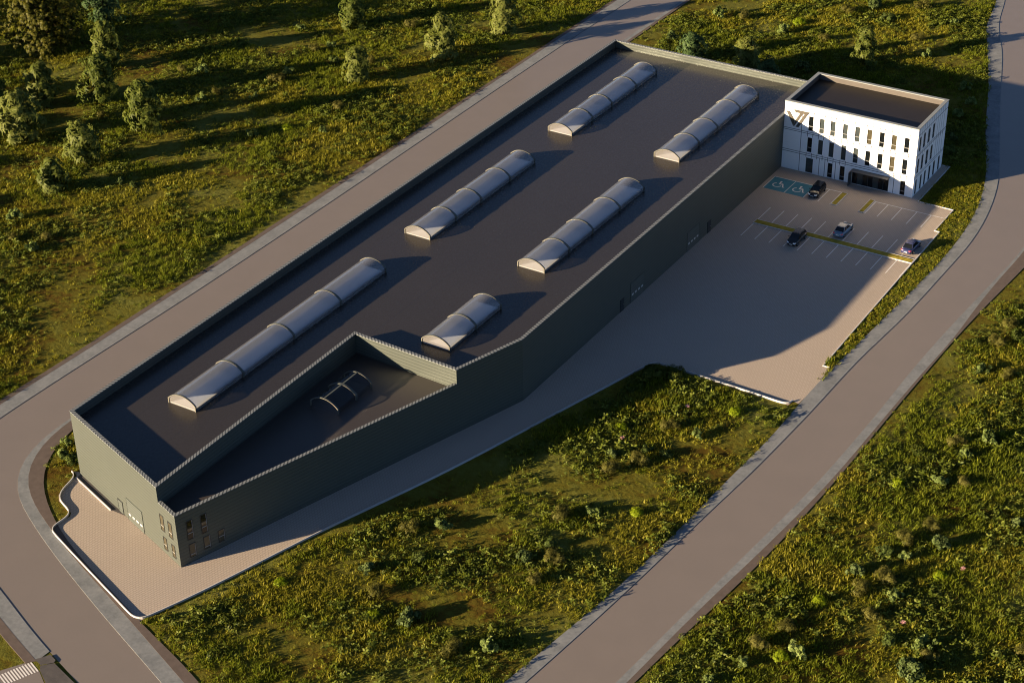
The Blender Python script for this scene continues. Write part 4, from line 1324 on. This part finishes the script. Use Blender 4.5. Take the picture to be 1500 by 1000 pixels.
# ------------------------------------------------------------------ grass and weeds
def tuft_grass(n_, h, spread, wd, mat, name, lean=0.5):
    Lv = Leaves()
    a = NR.uniform(0, 6.28, n_)
    rr = spread * np.sqrt(NR.uniform(0, 1, n_))
    c = np.stack([rr * np.cos(a), rr * np.sin(a), np.zeros(n_) - 0.02], 1)
    b = NR.uniform(0, 6.28, n_)
    d = unit(np.stack([np.cos(b) * lean * NR.uniform(0.2, 1, n_), np.sin(b) * lean * NR.uniform(0.2, 1, n_), np.ones(n_)], 1))
    e = NR.uniform(0, 6.28, n_)
    up = unit(np.cross(d, np.stack([np.cos(e), np.sin(e), np.zeros(n_)], 1)))
    Lv.add(c, d, up, h * NR.uniform(0.5, 1.15, n_), wd * NR.uniform(0.7, 1.3, n_), 0.25)
    return Lv.build(name, mat, None, False)
def tuft_weed(n_, h, spread, ln, mat, name):
    Lv = Leaves()
    for k in range(n_):
        a, rr = NR.uniform(0, 6.28), spread * math.sqrt(NR.uniform(0, 1))
        c = np.array([rr * math.cos(a), rr * math.sin(a), NR.uniform(0.25, 1.0) * h])
        rosette(Lv, c, [math.cos(a) * 0.8, math.sin(a) * 0.8, 1], NR.randint(2, 4), ln, ln * 0.6, 0.7, 0.15)
    return Lv.build(name, mat, None, False)
src = bpy.data.collections.new('ground_cover_sources')
kinds = [tuft_grass(18, 0.42, 0.50, 0.085, M['grass_a'], 'a_short_tuft', 1.0), tuft_grass(13, 0.72, 0.5, 0.095, M['grass_a'], 'b_tall_tuft', 0.7), tuft_grass(14, 0.55, 0.5, 0.09, M['grass_b'], 'c_straw_tuft', 0.9),
         tuft_weed(4, 0.5, 0.5, 0.40, M['weed'], 'd_broad_weed'), tuft_weed(5, 0.32, 0.5, 0.27, M['weed'], 'e_small_weed'), tuft_weed(6, 0.5, 0.55, 0.36, M['weed_dark'], 'f_dark_weed')]
for o in kinds:
    src.objects.link(o)
def gn_group():
    g = bpy.data.node_groups.new('scatter ground cover', 'GeometryNodeTree')
    g.interface.new_socket('Geometry', in_out='INPUT', socket_type='NodeSocketGeometry')
    g.interface.new_socket('Geometry', in_out='OUTPUT', socket_type='NodeSocketGeometry')
    gi, go = g.nodes.new('NodeGroupInput'), g.nodes.new('NodeGroupOutput')
    ci = g.nodes.new('GeometryNodeCollectionInfo')
    ci.inputs['Collection'].default_value = src
    ci.inputs['Separate Children'].default_value = True
    ci.inputs['Reset Children'].default_value = True
    ip = g.nodes.new('GeometryNodeInstanceOnPoints')
    ip.inputs['Pick Instance'].default_value = True
    def attr(nm, ty):
        x = g.nodes.new('GeometryNodeInputNamedAttribute')
        x.data_type = ty
        x.inputs[0].default_value = nm
        return x.outputs[0]
    g.links.new(gi.outputs[0], ip.inputs['Points'])
    g.links.new(ci.outputs[0], ip.inputs['Instance'])
    g.links.new(attr('kind_index', 'INT'), ip.inputs['Instance Index'])
    g.links.new(attr('turn', 'FLOAT_VECTOR'), ip.inputs['Rotation'])
    g.links.new(attr('size', 'FLOAT_VECTOR'), ip.inputs['Scale'])
    g.links.new(ip.outputs[0], go.inputs[0])
    return g
GN = gn_group()
def vnoise(x, y, s, seed):
    """Smooth value noise in 0..1."""
    r = np.random.RandomState(seed)
    T = r.uniform(0, 1, (256, 256))
    X, Y = x / s + 500, y / s + 500
    i, j = np.floor(X).astype(int), np.floor(Y).astype(int)
    u, v = X - i, Y - j
    u, v = u * u * (3 - 2 * u), v * v * (3 - 2 * v)
    g = lambda a, b: T[a % 256, b % 256]
    return (g(i, j) * (1 - u) + g(i + 1, j) * u) * (1 - v) + (g(i, j + 1) * (1 - u) + g(i + 1, j + 1) * u) * v
def inside(x, y, poly):
    P = np.asarray(poly, float)
    c = np.zeros(len(x), bool)
    j = len(P) - 1
    for i in range(len(P)):
        xi, yi, xj, yj = P[i, 0], P[i, 1], P[j, 0], P[j, 1]
        if yi != yj:
            c ^= ((yi > y) != (yj > y)) & (x < (xj - xi) * (y - yi) / (yj - yi) + xi)
        j = i
    return c
def dist_line(x, y, L):
    d = np.full(len(x), 1e9)
    A_ = np.asarray(L)[::2]
    for k in range(0, len(A_)):
        d = np.minimum(d, (x - A_[k, 0]) ** 2 + (y - A_[k, 1]) ** 2)
    return np.sqrt(d)
east_zone = np.concatenate([e_ol, e_or[::-1]])
west_zone = np.concatenate([ext, w_on[::-1]])
west_zone = np.concatenate([ext, [(-14, -150), (22, -164)], w_on[::-1]])
lot_zone = np.array(lot)
hall_zone = np.array([A, F, D, C, B])
office_zone = np.array([(X0, 0), (OW, 0), (OW, OD), (X0, OD)])
side_zone = np.array([(-19.2, -147.2), (-9, -152), (-20, -176), (-34, -172)])
BARE = [(14.5, -117.5, 5.5, 3.0), (20.0, -100.5, 4.5, 2.0), (22.0, -88.0, 4.0, 2.0), (21.5, -77.5, 3.0, 1.8), (9.0, -103.0, 3.0, 2.0), (8.0, -119.0, 2.5, 1.5), (14.5, -91.5, 3.5, 2.0), (3.0, -130.5, 4.0, 1.8), (-59.5, -66.0, 1.6, 6.0), (-60.5, -42.0, 1.8, 9.0), (-61.0, -88.0, 2.6, 8.0), (-66.0, -94.0, 2.5, 4.0), (-60.0, 20.0, 2.2, 9.0), (-80.0, -60.0, 2.0, 4.0), (-42.5, 36.0, 1.8, 7.0), (-38.0, 58.0, 5, 3), (-112.0, -29.0, 5, 4), (-105.0, 3.0, 8, 3)]
def scatter(name, label, box, density, keep, seed, low=False):
    r = np.random.RandomState(seed)
    x0, x1, y0, y1 = box
    n_ = int((x1 - x0) * (y1 - y0) * density)
    x, y = r.uniform(x0, x1, n_), r.uniform(y0, y1, n_)
    k = in_view(x, y) & keep(x, y)
    x, y = x[k], y[k]
    big = vnoise(x, y, 9.0, 3) * 0.6 + vnoise(x, y, 3.4, 4) * 0.4
    for bx, by, rx, ry in BARE:
        big = big - 0.55 * np.exp(-(((x - bx) / rx) ** 2 + ((y - by) / ry) ** 2))
    de = np.minimum(dist_line(x, y, e_or), np.minimum(dist_line(x, y, w_out2), dist_line(x, y, w_on)))
    de = np.minimum(de, dist_line(x, y, k1s) + 0.1)
    big = big - 0.30 * np.clip(1 - (de - 0.4) / 2.6, 0, 1)
    pk = (de > 0.45) & (r.uniform(0, 1, len(x)) < np.clip((big - 0.14) * 3.2, 0.12, 1.0))
    x, y, big, de = x[pk], y[pk], big[pk], de[pk]
    nn = len(x)
    cl = vnoise(x, y, 7.0, 8) * 0.55 + vnoise(x, y, 2.2, 9) * 0.45
    st = vnoise(x, y, 13.0, 21) * 0.6 + vnoise(x, y, 4.0, 22) * 0.4
    u = r.uniform(0, 1, nn)
    kind = np.where(u < 0.55, 0, 1)
    kind = np.where((st > 0.42) & (r.uniform(0, 1, nn) < (st - 0.42) * 4.5), 2, kind)
    wd = (cl > 0.50) & (r.uniform(0, 1, nn) < np.clip((cl - 0.46) * 5.0, 0, 0.65))
    v = r.uniform(0, 1, nn)
    kind = np.where(wd & (not low), np.where(v < 0.45, 3, np.where(v < 0.78, 4, 5)), kind)
    if low:
        kind = np.where(v < 0.06, 4, np.where(v < 0.5, 0, 2))
    me = bpy.data.meshes.new(name)
    me.vertices.add(nn)
    me.vertices.foreach_set('co', np.stack([x, y, np.zeros(nn)], 1).astype(np.float32).ravel())
    a = me.attributes.new('kind_index', 'INT', 'POINT')
    a.data.foreach_set('value', kind.astype(np.int32))
    a = me.attributes.new('turn', 'FLOAT_VECTOR', 'POINT')
    a.data.foreach_set('vector', np.stack([r.uniform(-0.1, 0.1, nn), r.uniform(-0.1, 0.1, nn), r.uniform(0, 6.28, nn)], 1).astype(np.float32).ravel())
    s_ = r.uniform(0.65, 1.25, nn) * np.clip(0.55 + big * 0.8, 0.45, 1.25) * SZ
    s_ *= np.clip(0.45 + de / 2.5, 0.45, 1)
    if low:
        s_ = s_ * 0.6
    a = me.attributes.new('size', 'FLOAT_VECTOR', 'POINT')
    a.data.foreach_set('vector', np.stack([s_, s_, s_ * r.uniform(0.8, 1.2, nn)], 1).astype(np.float32).ravel())
    me.update()
    o = bpy.data.objects.new(name, me)
    COL.objects.link(o)
    md = o.modifiers.new('scatter', 'NODES')
    md.node_group = GN
    tag(o, label, 'grass', None, 'stuff')
    print(name, nn)
    return o
SZ = 0.95
free = lambda x, y: ~(inside(x, y, lot_zone) | inside(x, y, hall_zone) | inside(x, y, office_zone) | inside(x, y, side_zone))
we = lambda x, y: inside(x, y, west_zone)
ee = lambda x, y: inside(x, y, east_zone)
xmid = lambda y: np.interp(y, e_ol[::-1, 1], e_ol[::-1, 0])
wmid = lambda y: np.interp(y, w_on[::-1, 1], w_on[::-1, 0])
scatter('grass', 'rough grass and weeds left of the left road', (-190, -46, -150, 150), 3.2, lambda x, y: free(x, y) & ~we(x, y) & (x < wmid(y)), 1)
scatter('grass', 'rough grass and weeds between the hall and the right road', (-16, 36, -175, -50), 4.6, lambda x, y: free(x, y) & ~we(x, y) & ~ee(x, y) & (x < xmid(y)) & (y < -50) & (x > wmid(y)), 2)
scatter('grass', 'rough grass strip between the car park and the right road', (21, 36, -53, 14), 9.0, lambda x, y: free(x, y) & ~ee(x, y) & (x < xmid(y)) & ((x > 29.9) | (y > -9.5)), 3, True)
scatter('grass', 'rough grass and weeds in the field behind the hall and office', (-48, 36, 13, 150), 3.4, lambda x, y: free(x, y) & ~ee(x, y) & ~we(x, y) & (x < xmid(y)) & (x > wmid(y)), 4)
scatter('grass', 'rough grass and weeds right of the right road', (24, 110, -150, 40), 4.6, lambda x, y: ~ee(x, y) & (x > xmid(y)), 5)
scatter('grass', 'grass at the near left corner of the hall', (-48, -31, -132, -60), 5.0, lambda x, y: free(x, y) & ~we(x, y) & (x > wmid(y)) & (y > -131.5) & (x < -31.5), 6)
